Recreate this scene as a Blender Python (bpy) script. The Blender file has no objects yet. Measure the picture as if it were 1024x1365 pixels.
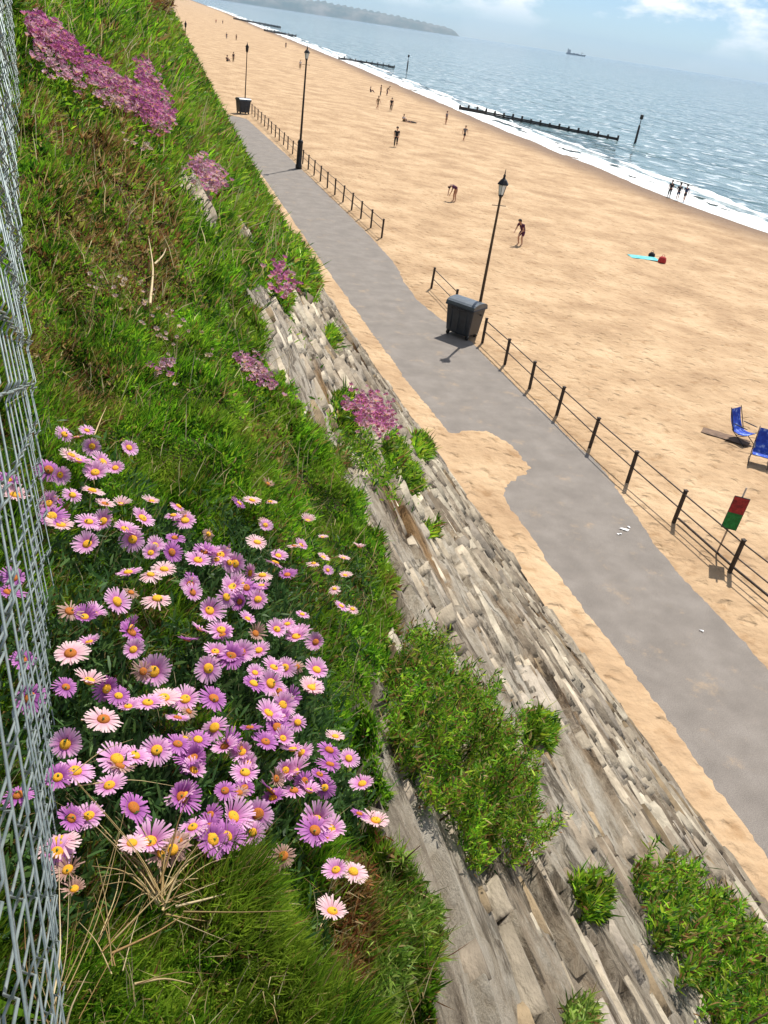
import bpy, bmesh, math
import numpy as np
from mathutils import Matrix, Vector
rng = np.random.default_rng(7)
SC = bpy.context.scene
COL = SC.collection
# ------------------------------------------------------------------ camera
CAM = np.array([0., 0., 10.])
ROLL, PITCH, YAW = math.radians(8.7), math.radians(30.309), math.radians(20.434)
FPX, CX, CY = 1100., 512., 682.5
_cp, _sp = math.cos(PITCH), math.sin(PITCH)
F = np.array([math.sin(YAW)*_cp, math.cos(YAW)*_cp, -_sp])
_r0 = np.array([math.cos(YAW), -math.sin(YAW), 0.]); _u0 = np.cross(_r0, F)
R = _r0*math.cos(ROLL)+_u0*math.sin(ROLL); U = -_r0*math.sin(ROLL)+_u0*math.cos(ROLL)
cd = bpy.data.cameras.new('camera'); cam = bpy.data.objects.new('camera', cd); COL.objects.link(cam)
cd.sensor_fit = 'VERTICAL'; cd.sensor_height = 36; cd.lens = FPX/1365*36
cd.clip_start = .01; cd.clip_end = 80000
cam.matrix_world = Matrix(((R[0], U[0], -F[0], 0), (R[1], U[1], -F[1], 0), (R[2], U[2], -F[2], 10), (0, 0, 0, 1)))
SC.camera = cam
# ------------------------------------------------------------------ sky, sun, exposure
SUN_AZ, SUN_EL = math.radians(38), math.radians(57)      # azimuth from +Y towards +X
w = bpy.data.worlds.new('World'); SC.world = w; w.use_nodes = True
nt = w.node_tree; nt.nodes.clear()
def N(t, ty, **k):
    n = t.nodes.new(ty)
    for a, b in k.items(): setattr(n, a, b)
    return n
out = N(nt, 'ShaderNodeOutputWorld'); bg = N(nt, 'ShaderNodeBackground'); bg.inputs['Strength'].default_value = .08
sky = N(nt, 'ShaderNodeTexSky', sky_type='NISHITA', sun_disc=False)
sky.sun_elevation = SUN_EL; sky.sun_rotation = SUN_AZ; sky.air_density = .7; sky.dust_density = .25; sky.ozone_density = 1.5
tc = N(nt, 'ShaderNodeTexCoord'); mp = N(nt, 'ShaderNodeMapping'); mp.inputs['Scale'].default_value = (1., 1., 2.6)
mp.inputs['Location'].default_value = (.35, .1, .0)
no = N(nt, 'ShaderNodeTexNoise'); no.inputs['Scale'].default_value = 9; no.inputs['Detail'].default_value = 9; no.inputs['Roughness'].default_value = .58
rp = N(nt, 'ShaderNodeValToRGB'); rp.color_ramp.elements[0].position = .49; rp.color_ramp.elements[1].position = .60
mx = N(nt, 'ShaderNodeMixRGB'); mx.inputs['Color2'].default_value = (12., 12.1, 12.3, 1)
nt.links.new(tc.outputs['Generated'], mp.inputs['Vector']); nt.links.new(mp.outputs[0], no.inputs['Vector'])
nt.links.new(no.outputs[0], rp.inputs[0])
sz = N(nt, 'ShaderNodeSeparateXYZ'); nt.links.new(tc.outputs['Generated'], sz.inputs[0])
lowf = N(nt, 'ShaderNodeMapRange', interpolation_type='SMOOTHSTEP'); lowf.inputs['From Min'].default_value = .01; lowf.inputs['From Max'].default_value = .05; lowf.inputs['To Min'].default_value = .12; nt.links.new(sz.outputs[2], lowf.inputs['Value'])
cm = N(nt, 'ShaderNodeMath', operation='MULTIPLY'); nt.links.new(rp.outputs[0], cm.inputs[0]); nt.links.new(lowf.outputs[0], cm.inputs[1]); nt.links.new(cm.outputs[0], mx.inputs['Fac'])
tint = N(nt, 'ShaderNodeMixRGB', blend_type='MULTIPLY'); tint.inputs['Fac'].default_value = 1; tint.inputs['Color2'].default_value = (.80, .92, 1.04, 1); nt.links.new(sky.outputs[0], tint.inputs['Color1']); nt.links.new(tint.outputs[0], mx.inputs['Color1']); nt.links.new(mx.outputs[0], bg.inputs['Color']); nt.links.new(bg.outputs[0], out.inputs[0])
sl = bpy.data.lights.new('sun', 'SUN'); sl.energy = 4.6; sl.angle = math.radians(.53); sl.color = (1, .95, .87)
sun = bpy.data.objects.new('sun', sl); COL.objects.link(sun)
SD = Vector((math.sin(SUN_AZ)*math.cos(SUN_EL), math.cos(SUN_AZ)*math.cos(SUN_EL), math.sin(SUN_EL)))
sun.rotation_euler = SD.to_track_quat('Z', 'Y').to_euler()
vs = SC.view_settings; vs.view_transform = 'Standard'; vs.look = 'None'; vs.gamma = 1; vs.exposure = .42; vs.use_curve_mapping = False
SC.render.engine = 'CYCLES'
SC.cycles.max_bounces = 6; SC.cycles.transparent_max_bounces = 8; SC.cycles.volume_bounces = 0

# ------------------------------------------------------------------ maths helpers
def ray(px, py):
    px = np.asarray(px, float); py = np.asarray(py, float)
    d = ((px-CX)/FPX)[..., None]*R-((py-CY)/FPX)[..., None]*U+F
    return d/np.linalg.norm(d, axis=-1, keepdims=True)
def at_z(px, py, z=0.):
    d = ray(px, py); return CAM+d*((z-10)/d[2])
def proj(P):
    v = P-CAM; z = v@F; zz = np.where(np.abs(z) < 1e-6, 1e-6, z)
    return CX+FPX*(v@R)/zz, CY-FPX*(v@U)/zz, z
_perm = np.random.default_rng(3).permutation(4096)
_ang = np.random.default_rng(4).random(4096)*2*np.pi
def perlin(x, y):
    xi = np.floor(x).astype(int); yi = np.floor(y).astype(int); xf = x-xi; yf = y-yi
    def g(a, b, fx, fy):
        k = _perm[(_perm[a & 4095]+b) & 4095]; return np.cos(_ang[k])*fx+np.sin(_ang[k])*fy
    u = xf*xf*xf*(xf*(xf*6-15)+10); v = yf*yf*yf*(yf*(yf*6-15)+10)
    a = g(xi, yi, xf, yf); b = g(xi+1, yi, xf-1, yf); c = g(xi, yi+1, xf, yf-1); d = g(xi+1, yi+1, xf-1, yf-1)
    return (a*(1-u)+b*u)*(1-v)+(c*(1-u)+d*u)*v
def fbm(x, y, o=4, g=.5):
    s = 0; a = 1.
    for i in range(o): s = s+a*perlin(x*2**i+17.3*i, y*2**i+9.1*i); a *= g
    return s
def pip(px, py, poly):
    poly = np.asarray(poly, float); ins = np.zeros(np.shape(px), bool); j = len(poly)-1
    for i in range(len(poly)):
        xi, yi = poly[i]; xj, yj = poly[j]
        if yi != yj: ins ^= ((yi > py) != (yj > py)) & (px < (xj-xi)*(py-yi)/(yj-yi)+xi)
        j = i
    return ins
def sstep(a, b, x):
    t = np.clip((x-a)/(b-a), 0, 1); return t*t*(3-2*t)

# ------------------------------------------------------------------ object helpers
def prep(o, name, label=None, cat=None, group=None, kind=None, parent=None):
    if label: o['label'] = label
    if cat: o['category'] = cat
    if group: o['group'] = group
    if kind: o['kind'] = kind
    if parent: o.parent = parent
    return o
def link(name, me, mat=None, parent=None, **k):
    o = bpy.data.objects.new(name, me); COL.objects.link(o)
    if mat is not None and me is not None and not me.materials: me.materials.append(mat)
    return prep(o, name, parent=parent, **k)
def empty(name, loc=(0, 0, 0), rz=0, **k):
    o = bpy.data.objects.new(name, None); COL.objects.link(o); o.location = loc; o.rotation_euler = (0, 0, rz); o.empty_display_size = .1
    return prep(o, name, **k)
def npmesh(name, V, faces, smooth=False, attrs=None, uv=None):
    """faces: list of (n,k) index arrays"""
    me = bpy.data.meshes.new(name); V = np.asarray(V, np.float32)
    fl = [np.asarray(f, np.int32) for f in faces if len(f)]
    tot = np.concatenate([np.full(len(f), f.shape[1], np.int32) for f in fl]); idx = np.concatenate([f.ravel() for f in fl])
    me.vertices.add(len(V)); me.vertices.foreach_set('co', V.ravel())
    me.loops.add(len(idx)); me.loops.foreach_set('vertex_index', idx)
    me.polygons.add(len(tot)); me.polygons.foreach_set('loop_start', np.concatenate([[0], np.cumsum(tot)[:-1]]).astype(np.int32))
    me.polygons.foreach_set('loop_total', tot)
    if smooth: me.polygons.foreach_set('use_smooth', np.ones(len(tot), bool))
    me.update(calc_edges=True)
    for n, a in (attrs or {}).items():
        a = np.asarray(a, np.float32)
        if a.ndim == 1:
            at = me.attributes.new(n, 'FLOAT', 'POINT'); at.data.foreach_set('value', a)
        else:
            at = me.attributes.new(n, 'FLOAT_COLOR', 'POINT')
            if a.shape[1] == 3: a = np.concatenate([a, np.ones((len(a), 1), np.float32)], 1)
            at.data.foreach_set('color', a.ravel())
    if uv is not None:
        l = me.uv_layers.new(name='UVMap'); l.data.foreach_set('uv', np.asarray(uv, np.float32)[idx].ravel())
    return me
class MB:
    """collects boxes / tubes / lathes; build() makes ONE mesh object"""
    def __init__(s): s.v = []; s.f = []; s.sm = []
    def add(s, V, Fs, sm=False):
        o = len(s.v); s.v += [tuple(map(float, p)) for p in V]; s.f += [tuple(i+o for i in f) for f in Fs]; s.sm += [sm]*len(Fs); return s
    def box(s, c, d, rz=0, bev=0, taper=1.):
        x, y, z = [a/2 for a in d]; ca, sa = math.cos(rz), math.sin(rz)
        if bev:
            prof = []
            b = bev
            ring = [(x-b, -y), (x, -y+b), (x, y-b), (x-b, y), (-x+b, y), (-x, y-b), (-x, -y+b), (-x+b, -y)]
            lv = [(-z, (x-b)/x), (-z+b, 1), (z-b, 1), (z, (x-b)/x)]
            V = []
            for k, (zz, sc) in enumerate(lv):
                t = taper if k < 2 else 1
                for (a, q) in ring: V.append((a*sc*t, q*sc*t, zz))
            Fs = [tuple(range(7, -1, -1)), tuple(range(24, 32))]
            for k in range(3):
                for i in range(8): j = (i+1) % 8; Fs.append((k*8+i, k*8+j, k*8+8+j, k*8+8+i))
        else:
            V = [(a*x*(taper if q < 0 else 1), b*y*(taper if q < 0 else 1), q*z) for q in (-1, 1) for a, b in ((-1, -1), (1, -1), (1, 1), (-1, 1))]
            Fs = [(3, 2, 1, 0), (4, 5, 6, 7), (0, 1, 5, 4), (1, 2, 6, 5), (2, 3, 7, 6), (3, 0, 4, 7)]
        V = [(c[0]+a*ca-b*sa, c[1]+a*sa+b*ca, c[2]+q) for a, b, q in V]
        return s.add(V, Fs)
    def tube(s, pts, r, n=8, cap=True, sm=True):
        pts = [Vector(p) for p in pts]; rr = r if isinstance(r, (list, tuple)) else [r]*len(pts)
        V = []; Fs = []; up = None
        for i, p in enumerate(pts):
            t = (pts[min(i+1, len(pts)-1)]-pts[max(i-1, 0)]).normalized()
            if up is None: up = Vector((0, 0, 1)) if abs(t.z) < .9 else Vector((1, 0, 0))
            a = t.cross(up).normalized(); b = a.cross(t); up = b
            for k in range(n):
                q = 2*math.pi*k/n; V.append(p+(a*math.cos(q)+b*math.sin(q))*rr[i])
        for i in range(len(pts)-1):
            for k in range(n):
                j = (k+1) % n; Fs.append((i*n+k, i*n+n+k, i*n+n+j, i*n+j))
        if cap: Fs.append(tuple(range(n))); m = (len(pts)-1)*n; Fs.append(tuple(range(m+n-1, m-1, -1)))
        return s.add(V, Fs, sm)
    def lathe(s, prof, c=(0, 0, 0), n=16, sm=True):
        V = []; Fs = []
        for r, z in prof:
            for k in range(n):
                q = 2*math.pi*k/n; V.append((c[0]+r*math.cos(q), c[1]+r*math.sin(q), c[2]+z))
        for i in range(len(prof)-1):
            for k in range(n):
                j = (k+1) % n; Fs.append((i*n+k, i*n+j, i*n+n+j, i*n+n+k))
        Fs.append(tuple(range(n-1, -1, -1))); m = (len(prof)-1)*n; Fs.append(tuple(range(m, m+n)))
        return s.add(V, Fs, sm)
    def mesh(s, name):
        me = bpy.data.meshes.new(name); me.from_pydata(s.v, [], s.f); me.polygons.foreach_set('use_smooth', s.sm); me.update(); return me
    def build(s, name, mat, parent=None, **k): return link(name, s.mesh(name), mat, parent, **k)

# ------------------------------------------------------------------ materials
def pmat(name, col, rough=.7, metal=0., spec=.3):
    m = bpy.data.materials.new(name); m.use_nodes = True; b = m.node_tree.nodes['Principled BSDF']
    b.inputs['Base Color'].default_value = (*col, 1); b.inputs['Roughness'].default_value = rough; b.inputs['Metallic'].default_value = metal
    b.inputs['Specular IOR Level'].default_value = spec
    return m
def noisy(name, cols, scale=8, rough=.7, bump=0., bscale=None, metal=0., spec=.3, stretch=(1, 1, 1), detail=6, coord='Object', bdist=.02, pos=(.35, .65)):
    m = pmat(name, cols[0], rough, metal, spec); t = m.node_tree; b = t.nodes['Principled BSDF']
    tc = N(t, 'ShaderNodeTexCoord'); mp = N(t, 'ShaderNodeMapping'); mp.inputs['Scale'].default_value = stretch
    n = N(t, 'ShaderNodeTexNoise'); n.inputs['Scale'].default_value = scale; n.inputs['Detail'].default_value = detail; n.inputs['Roughness'].default_value = .62
    r = N(t, 'ShaderNodeValToRGB'); e = r.color_ramp.elements
    e[0].position, e[1].position = pos; e[0].color = (*cols[0], 1); e[1].color = (*cols[-1], 1)
    for i, c in enumerate(cols[1:-1]):
        q = e.new(pos[0]+(pos[1]-pos[0])*(i+1)/(len(cols)-1)); q.color = (*c, 1)
    t.links.new(tc.outputs[coord], mp.inputs[0]); t.links.new(mp.outputs[0], n.inputs['Vector']); t.links.new(n.outputs[0], r.inputs[0]); t.links.new(r.outputs[0], b.inputs['Base Color'])
    if bump:
        n2 = N(t, 'ShaderNodeTexNoise'); n2.inputs['Scale'].default_value = bscale or scale*3; n2.inputs['Detail'].default_value = 5
        bp = N(t, 'ShaderNodeBump'); bp.inputs['Strength'].default_value = bump; bp.inputs['Distance'].default_value = bdist
        t.links.new(mp.outputs[0], n2.inputs['Vector']); t.links.new(n2.outputs[0], bp.inputs['Height']); t.links.new(bp.outputs[0], b.inputs['Normal'])
    return m
def leafmat(name, attr='col', transl=.4, rough=.5, gain=1.):
    m = bpy.data.materials.new(name); m.use_nodes = True; t = m.node_tree; t.nodes.clear()
    o = N(t, 'ShaderNodeOutputMaterial'); a = N(t, 'ShaderNodeAttribute', attribute_name=attr)
    p = N(t, 'ShaderNodeBsdfPrincipled'); p.inputs['Roughness'].default_value = rough; p.inputs['Specular IOR Level'].default_value = .25
    tr = N(t, 'ShaderNodeBsdfTranslucent'); mxs = N(t, 'ShaderNodeMixShader'); mxs.inputs[0].default_value = transl
    t.links.new(a.outputs['Color'], p.inputs['Base Color']); t.links.new(a.outputs['Color'], tr.inputs['Color'])
    t.links.new(p.outputs[0], mxs.inputs[1]); t.links.new(tr.outputs[0], mxs.inputs[2]); t.links.new(mxs.outputs[0], o.inputs[0])
    return m
M = {}
M['leaf'] = leafmat('leaf_green', transl=.48); M['petal'] = leafmat('petal', transl=.35, rough=.6); M['straw'] = leafmat('straw', transl=.2)
M['disc'] = noisy('flower_disc', [(.55, .16, .01), (.85, .42, .02), (.95, .62, .05)], scale=900, rough=.8, bump=.8, bscale=1400, bdist=.001)
M['disc_dark'] = noisy('flower_disc_dark', [(.22, .05, .02), (.5, .14, .02), (.7, .3, .03)], scale=900, rough=.8, bump=.8, bscale=1400, bdist=.001)
M['stem'] = pmat('stem', (.13, .2, .05), .6)
M['twig'] = pmat('twig', (.09, .055, .03), .8)
M['black'] = noisy('black_paint', [(.010, .010, .012), (.03, .028, .028)], scale=9, rough=.45)
M['rail'] = noisy('rail_steel', [(.06, .045, .035), (.12, .09, .07)], scale=6, rough=.5, metal=.3)
M['post'] = noisy('weathered_post', [(.025, .018, .014), (.07, .05, .038)], scale=7, rough=.7, bump=.3)
M['pole'] = noisy('bronze_pole', [(.05, .032, .02), (.10, .07, .045)], scale=6, rough=.5)
M['binbody'] = noisy('bin_plastic', [(.010, .016, .026), (.022, .032, .046)], scale=5, rough=.45, spec=.5)
M['binlid'] = noisy('bin_lid', [(.05, .065, .08), (.09, .11, .13)], scale=4, rough=.35, spec=.6)
M['rubber'] = pmat('rubber', (.02, .02, .02), .8)
M['galv'] = noisy('galvanised_wire', [(.17, .22, .215), (.36, .41, .40)], scale=40, rough=.5, metal=.5)
M['glass'] = pmat('lamp_glass', (.8, .85, .82), .15, spec=.5)
M['timber'] = noisy('wet_timber', [(.012, .010, .009), (.04, .032, .025)], scale=1.5, rough=.55, stretch=(1, 1, 6))
M['white'] = pmat('white_paper', (.8, .8, .8), .8)

# ------------------------------------------------------------------ CLIFF
def s_y(y): return np.interp(y, [-5, 0, 8, 15, 25, 45, 75], [1.065, 1.072, 1.125, 1.175, 1.285, 1.5, 1.775])
def slope_n(y): s = s_y(y); n = np.stack([s, 0*s, np.ones_like(s)], -1); return n/np.linalg.norm(n, axis=-1, keepdims=True)
def x0_y(y): return np.interp(y, [-5, 5, 10, 20, 33, 47, 64, 80, 100, 400], [8.55, 8.5, 8.4, 8.3, 8.25, 8.75, 9.4, 9.6, 9.6, 8.])
VEG = [(-400, -300), (228, -300), (226, 0), (236, 60), (262, 110), (300, 170), (325, 210), (347, 250), (374, 300), (404, 340), (430, 380), (416, 402), (385, 385), (380, 425), (352, 395), (330, 402), (332, 440), (358, 505), (400, 560), (430, 610), (460, 660), (490, 710), (518, 765), (528, 830), (512, 880), (496, 920), (478, 960), (488, 1010), (500, 1060), (492, 1100), (480, 1130), (490, 1170), (500, 1205), (556, 1262), (566, 1300), (545, 1365), (540, 1700), (-400, 1700)]
ROCKP = [[(234, 212), (266, 250), (292, 305), (274, 322), (250, 290), (238, 250)], [(320, 288), (342, 322), (326, 338), (308, 310)]]
def veg_mask(P, amp=9.):
    px, py, z = proj(P)
    j = np.clip(1.6/np.maximum(z, .3), .25, 2.)*0+1
    nx = perlin(px/23., py/23.)*amp*1.3+perlin(px/7.+50, py/7.)*amp*.7; ny = perlin(px/23.+90, py/23.)*amp*1.3+perlin(px/7.+150, py/7.)*amp*.7
    m = pip(px+nx, py+ny, VEG)
    for q in ROCKP: m &= ~pip(px+nx, py+ny, q)
    m = m | (z < .2) | ((P[..., 1] > 33) & (z > 0))
    return m
def h_base(x, y):
    x0 = x0_y(y); u = np.clip(x/x0, 0, 1)
    h = s_y(y)*(x0-x)
    h = h-.28*np.sin(np.pi*u)*sstep(3, 9, y)*(1-sstep(22, 34, y))
    h = h-.55*np.maximum(.25-x, 0)*(1-sstep(1.5, 6, y))    # the bank eases off towards its top near the viewer
    top = 11.2+.3*np.sin(x*.5+y*.11)
    k = .6; hh = np.clip(.5+.5*(top-h)/k, 0, 1)          # smooth min with the plateau
    return top*(1-hh)+h*hh-k*hh*(1-hh)
def rock_relief(x, y):
    q = x*1.49                                             # distance down the slope
    wv = perlin(q*.35, y*.22)*.9+perlin(q*1.1+7, y*.55)*.25
    a = q+wv
    r = perlin(a*1.6, y*.16+3)*.13+perlin(a*.6+4, y*.3)*.16
    l = a*2.6+perlin(q*.5+31, y*.3)*.8
    saw = (l-np.floor(l)); r = r+(.085*(.5-saw))*np.clip(.6+1.3*perlin(q*.6, y*.25+40), 0, 1.5)
    l2 = a*8.5+perlin(q*1.5, y*.8)*1.1; saw2 = l2-np.floor(l2)
    r = r+.030*(.5-saw2)*np.clip(.7+1.5*perlin(q*1.1+9, y*.6+4), 0, 1.6)
    r = r+fbm(a*9, y*1.8, 3)*.022
    return r
def h_full(x, y, veg):
    lump = fbm(x*1.9, y*1.4, 3)*.13+perlin(x*6, y*5)*.045+perlin(x*14, y*12)*.018*(1-sstep(3, 9, y))+perlin(x*.35+5, y*.16)*.28*sstep(10, 30, y)
    fade = sstep(0, .5, x0_y(y)-x)
    return h_base(x, y)+fade*np.where(veg, lump+.02, rock_relief(x, y))
ys = np.concatenate([np.linspace(-2.5, .1, 30)[:-1], np.arange(.1, 6, .021), np.arange(6, 20, .07), np.arange(20, 72, .26), np.geomspace(72, 420, 50)])
ut = np.concatenate([np.linspace(-5.5, -.6, 40)[:-1], np.linspace(-.6, 0, 22)[:-1]])
uu = np.linspace(0, 1, 320)
Y, _ = np.meshgrid(ys, np.zeros(len(ut)+len(uu)), indexing='ij')
X = np.concatenate([np.repeat(ut[None], len(ys), 0), uu[None]*(x0_y(ys)[:, None]+.12)], 1)
HB = h_base(X, Y); GV = veg_mask(np.stack([X, Y, HB], -1)); G = np.stack([X, Y, h_full(X, Y, GV)], -1)
nr, nc = X.shape
ii = np.arange(nr*nc).reshape(nr, nc)
quads = np.stack([ii[:-1, :-1], ii[:-1, 1:], ii[1:, 1:], ii[1:, :-1]], -1).reshape(-1, 4)
soft = GV.astype(float)
for _ in range(2):
    p_ = np.pad(soft, 1, mode='edge'); soft = (p_[:-2, 1:-1]+p_[2:, 1:-1]+p_[1:-1, :-2]+p_[1:-1, 2:]+soft)/5
me = npmesh('cliff', G.reshape(-1, 3), [quads], True, {'veg': soft.ravel()}, uv=np.stack([X*1.49, Y], -1).reshape(-1, 2))
def cliff_material():
    m = bpy.data.materials.new('cliff_rock'); m.use_nodes = True; t = m.node_tree; b = t.nodes['Principled BSDF']; L = t.links.new
    b.inputs['Roughness'].default_value = .9; b.inputs['Specular IOR Level'].default_value = .2
    uv = N(t, 'ShaderNodeUVMap')
    # warp so that the bedding wanders
    wn = N(t, 'ShaderNodeTexNoise'); wn.inputs['Scale'].default_value = .7; wn.inputs['Detail'].default_value = 3
    ws = N(t, 'ShaderNodeVectorMath', operation='MULTIPLY_ADD'); ws.inputs[1].default_value = (.5, .3, 0)
    L(uv.outputs[0], wn.inputs['Vector']); L(wn.outputs['Color'], ws.inputs[0]); L(uv.outputs[0], ws.inputs[2])
    def nz(sx, sy, sc, det=8, r=.65):
        mp = N(t, 'ShaderNodeMapping'); mp.inputs['Scale'].default_value = (sx, sy, 1); n = N(t, 'ShaderNodeTexNoise')
        n.inputs['Scale'].default_value = sc; n.inputs['Detail'].default_value = det; n.inputs['Roughness'].default_value = r
        L(ws.outputs[0], mp.inputs[0]); L(mp.outputs[0], n.inputs['Vector']); return n
    n1 = nz(1, .4, 5., 12, .74); n2 = nz(1, .3, 1.2, 6, .6); n3 = nz(1, .7, 34, 8, .8); n4 = nz(1, .4, .9, 9, .65); n5 = nz(1, .30, 2.1, 12, .66)
    r1 = N(t, 'ShaderNodeValToRGB'); e = r1.color_ramp.elements
    e[0].position = .33; e[0].color = (.05, .04, .03, 1); e[1].position = .70; e[1].color = (.60, .54, .44, 1)
    for p, c in ((.42, (.15, .115, .078)), (.50, (.275, .228, .168)), (.58, (.44, .375, .285))): q = e.new(p); q.color = (*c, 1)
    add = N(t, 'ShaderNodeMath', operation='MULTIPLY_ADD'); add.inputs[1].default_value = .45
    L(n2.outputs[0], add.inputs[0]); L(n1.outputs[0], add.inputs[2])
    sub = N(t, 'ShaderNodeMath', operation='MULTIPLY_ADD'); sub.inputs[1].default_value = .35; L(n3.outputs[0], sub.inputs[0]); L(add.outputs[0], sub.inputs[2])
    # lower, weathered concrete apron is greyer-darker than the upper rock
    sx = N(t, 'ShaderNodeSeparateXYZ'); L(uv.outputs[0], sx.inputs[0])
    lo = N(t, 'ShaderNodeMapRange'); lo.inputs['From Min'].default_value = 3.; lo.inputs['From Max'].default_value = 7.5; lo.inputs['To Min'].default_value = -.305; lo.inputs['To Max'].default_value = -.42; L(sx.outputs[0], lo.inputs['Value'])
    fin = N(t, 'ShaderNodeMath', operation='ADD'); L(sub.outputs[0], fin.inputs[0]); L(lo.outputs[0], fin.inputs[1]); L(fin.outputs[0], r1.inputs[0])
    st = N(t, 'ShaderNodeValToRGB'); st.color_ramp.elements[0].position = .52; st.color_ramp.elements[1].position = .62; L(n4.outputs[0], st.inputs[0])
    och = N(t, 'ShaderNodeMixRGB', blend_type='MULTIPLY'); och.inputs['Color2'].default_value = (.60, .42, .24, 1)
    L(st.outputs[0], och.inputs['Fac']); L(r1.outputs[0], och.inputs['Color1'])
    ck = N(t, 'ShaderNodeValToRGB'); ce = ck.color_ramp.elements; ce[0].position = .485; ce[0].color = (1, 1, 1, 1); ce[1].position = .525; ce[1].color = (1, 1, 1, 1)
    q = ce.new(.505); q.color = (.22, .19, .16, 1); L(n5.outputs[0], ck.inputs[0])
    crk = N(t, 'ShaderNodeMixRGB', blend_type='MULTIPLY'); crk.inputs['Fac'].default_value = .65; L(och.outputs[0], crk.inputs['Color1']); L(ck.outputs[0], crk.inputs['Color2'])
    soil = N(t, 'ShaderNodeValToRGB'); soil.color_ramp.elements[0].color = (.018, .024, .008, 1); soil.color_ramp.elements[1].color = (.07, .065, .025, 1); L(n3.outputs[0], soil.inputs[0])
    va = N(t, 'ShaderNodeAttribute', attribute_name='veg'); mx = N(t, 'ShaderNodeMixRGB')
    L(va.outputs['Fac'], mx.inputs['Fac']); L(crk.outputs[0], mx.inputs['Color1']); L(soil.outputs[0], mx.inputs['Color2']); L(mx.outputs[0], b.inputs['Base Color'])
    bp = N(t, 'ShaderNodeBump'); bp.inputs['Strength'].default_value = .9; bp.inputs['Distance'].default_value = .09
    bh = N(t, 'ShaderNodeMath', operation='MULTIPLY_ADD'); bh.inputs[1].default_value = .4; L(n3.outputs[0], bh.inputs[0]); L(n1.outputs[0], bh.inputs[2])
    bc = N(t, 'ShaderNodeMath', operation='MULTIPLY_ADD'); bc.inputs[1].default_value = .35; L(ck.outputs[0], bc.inputs[0]); L(bh.outputs[0], bc.inputs[2]); bh = bc
    L(bh.outputs[0], bp.inputs['Height']); L(bp.outputs[0], b.inputs['Normal'])
    return m
cliff = link('cliff', me, cliff_material(), kind='structure')
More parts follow.
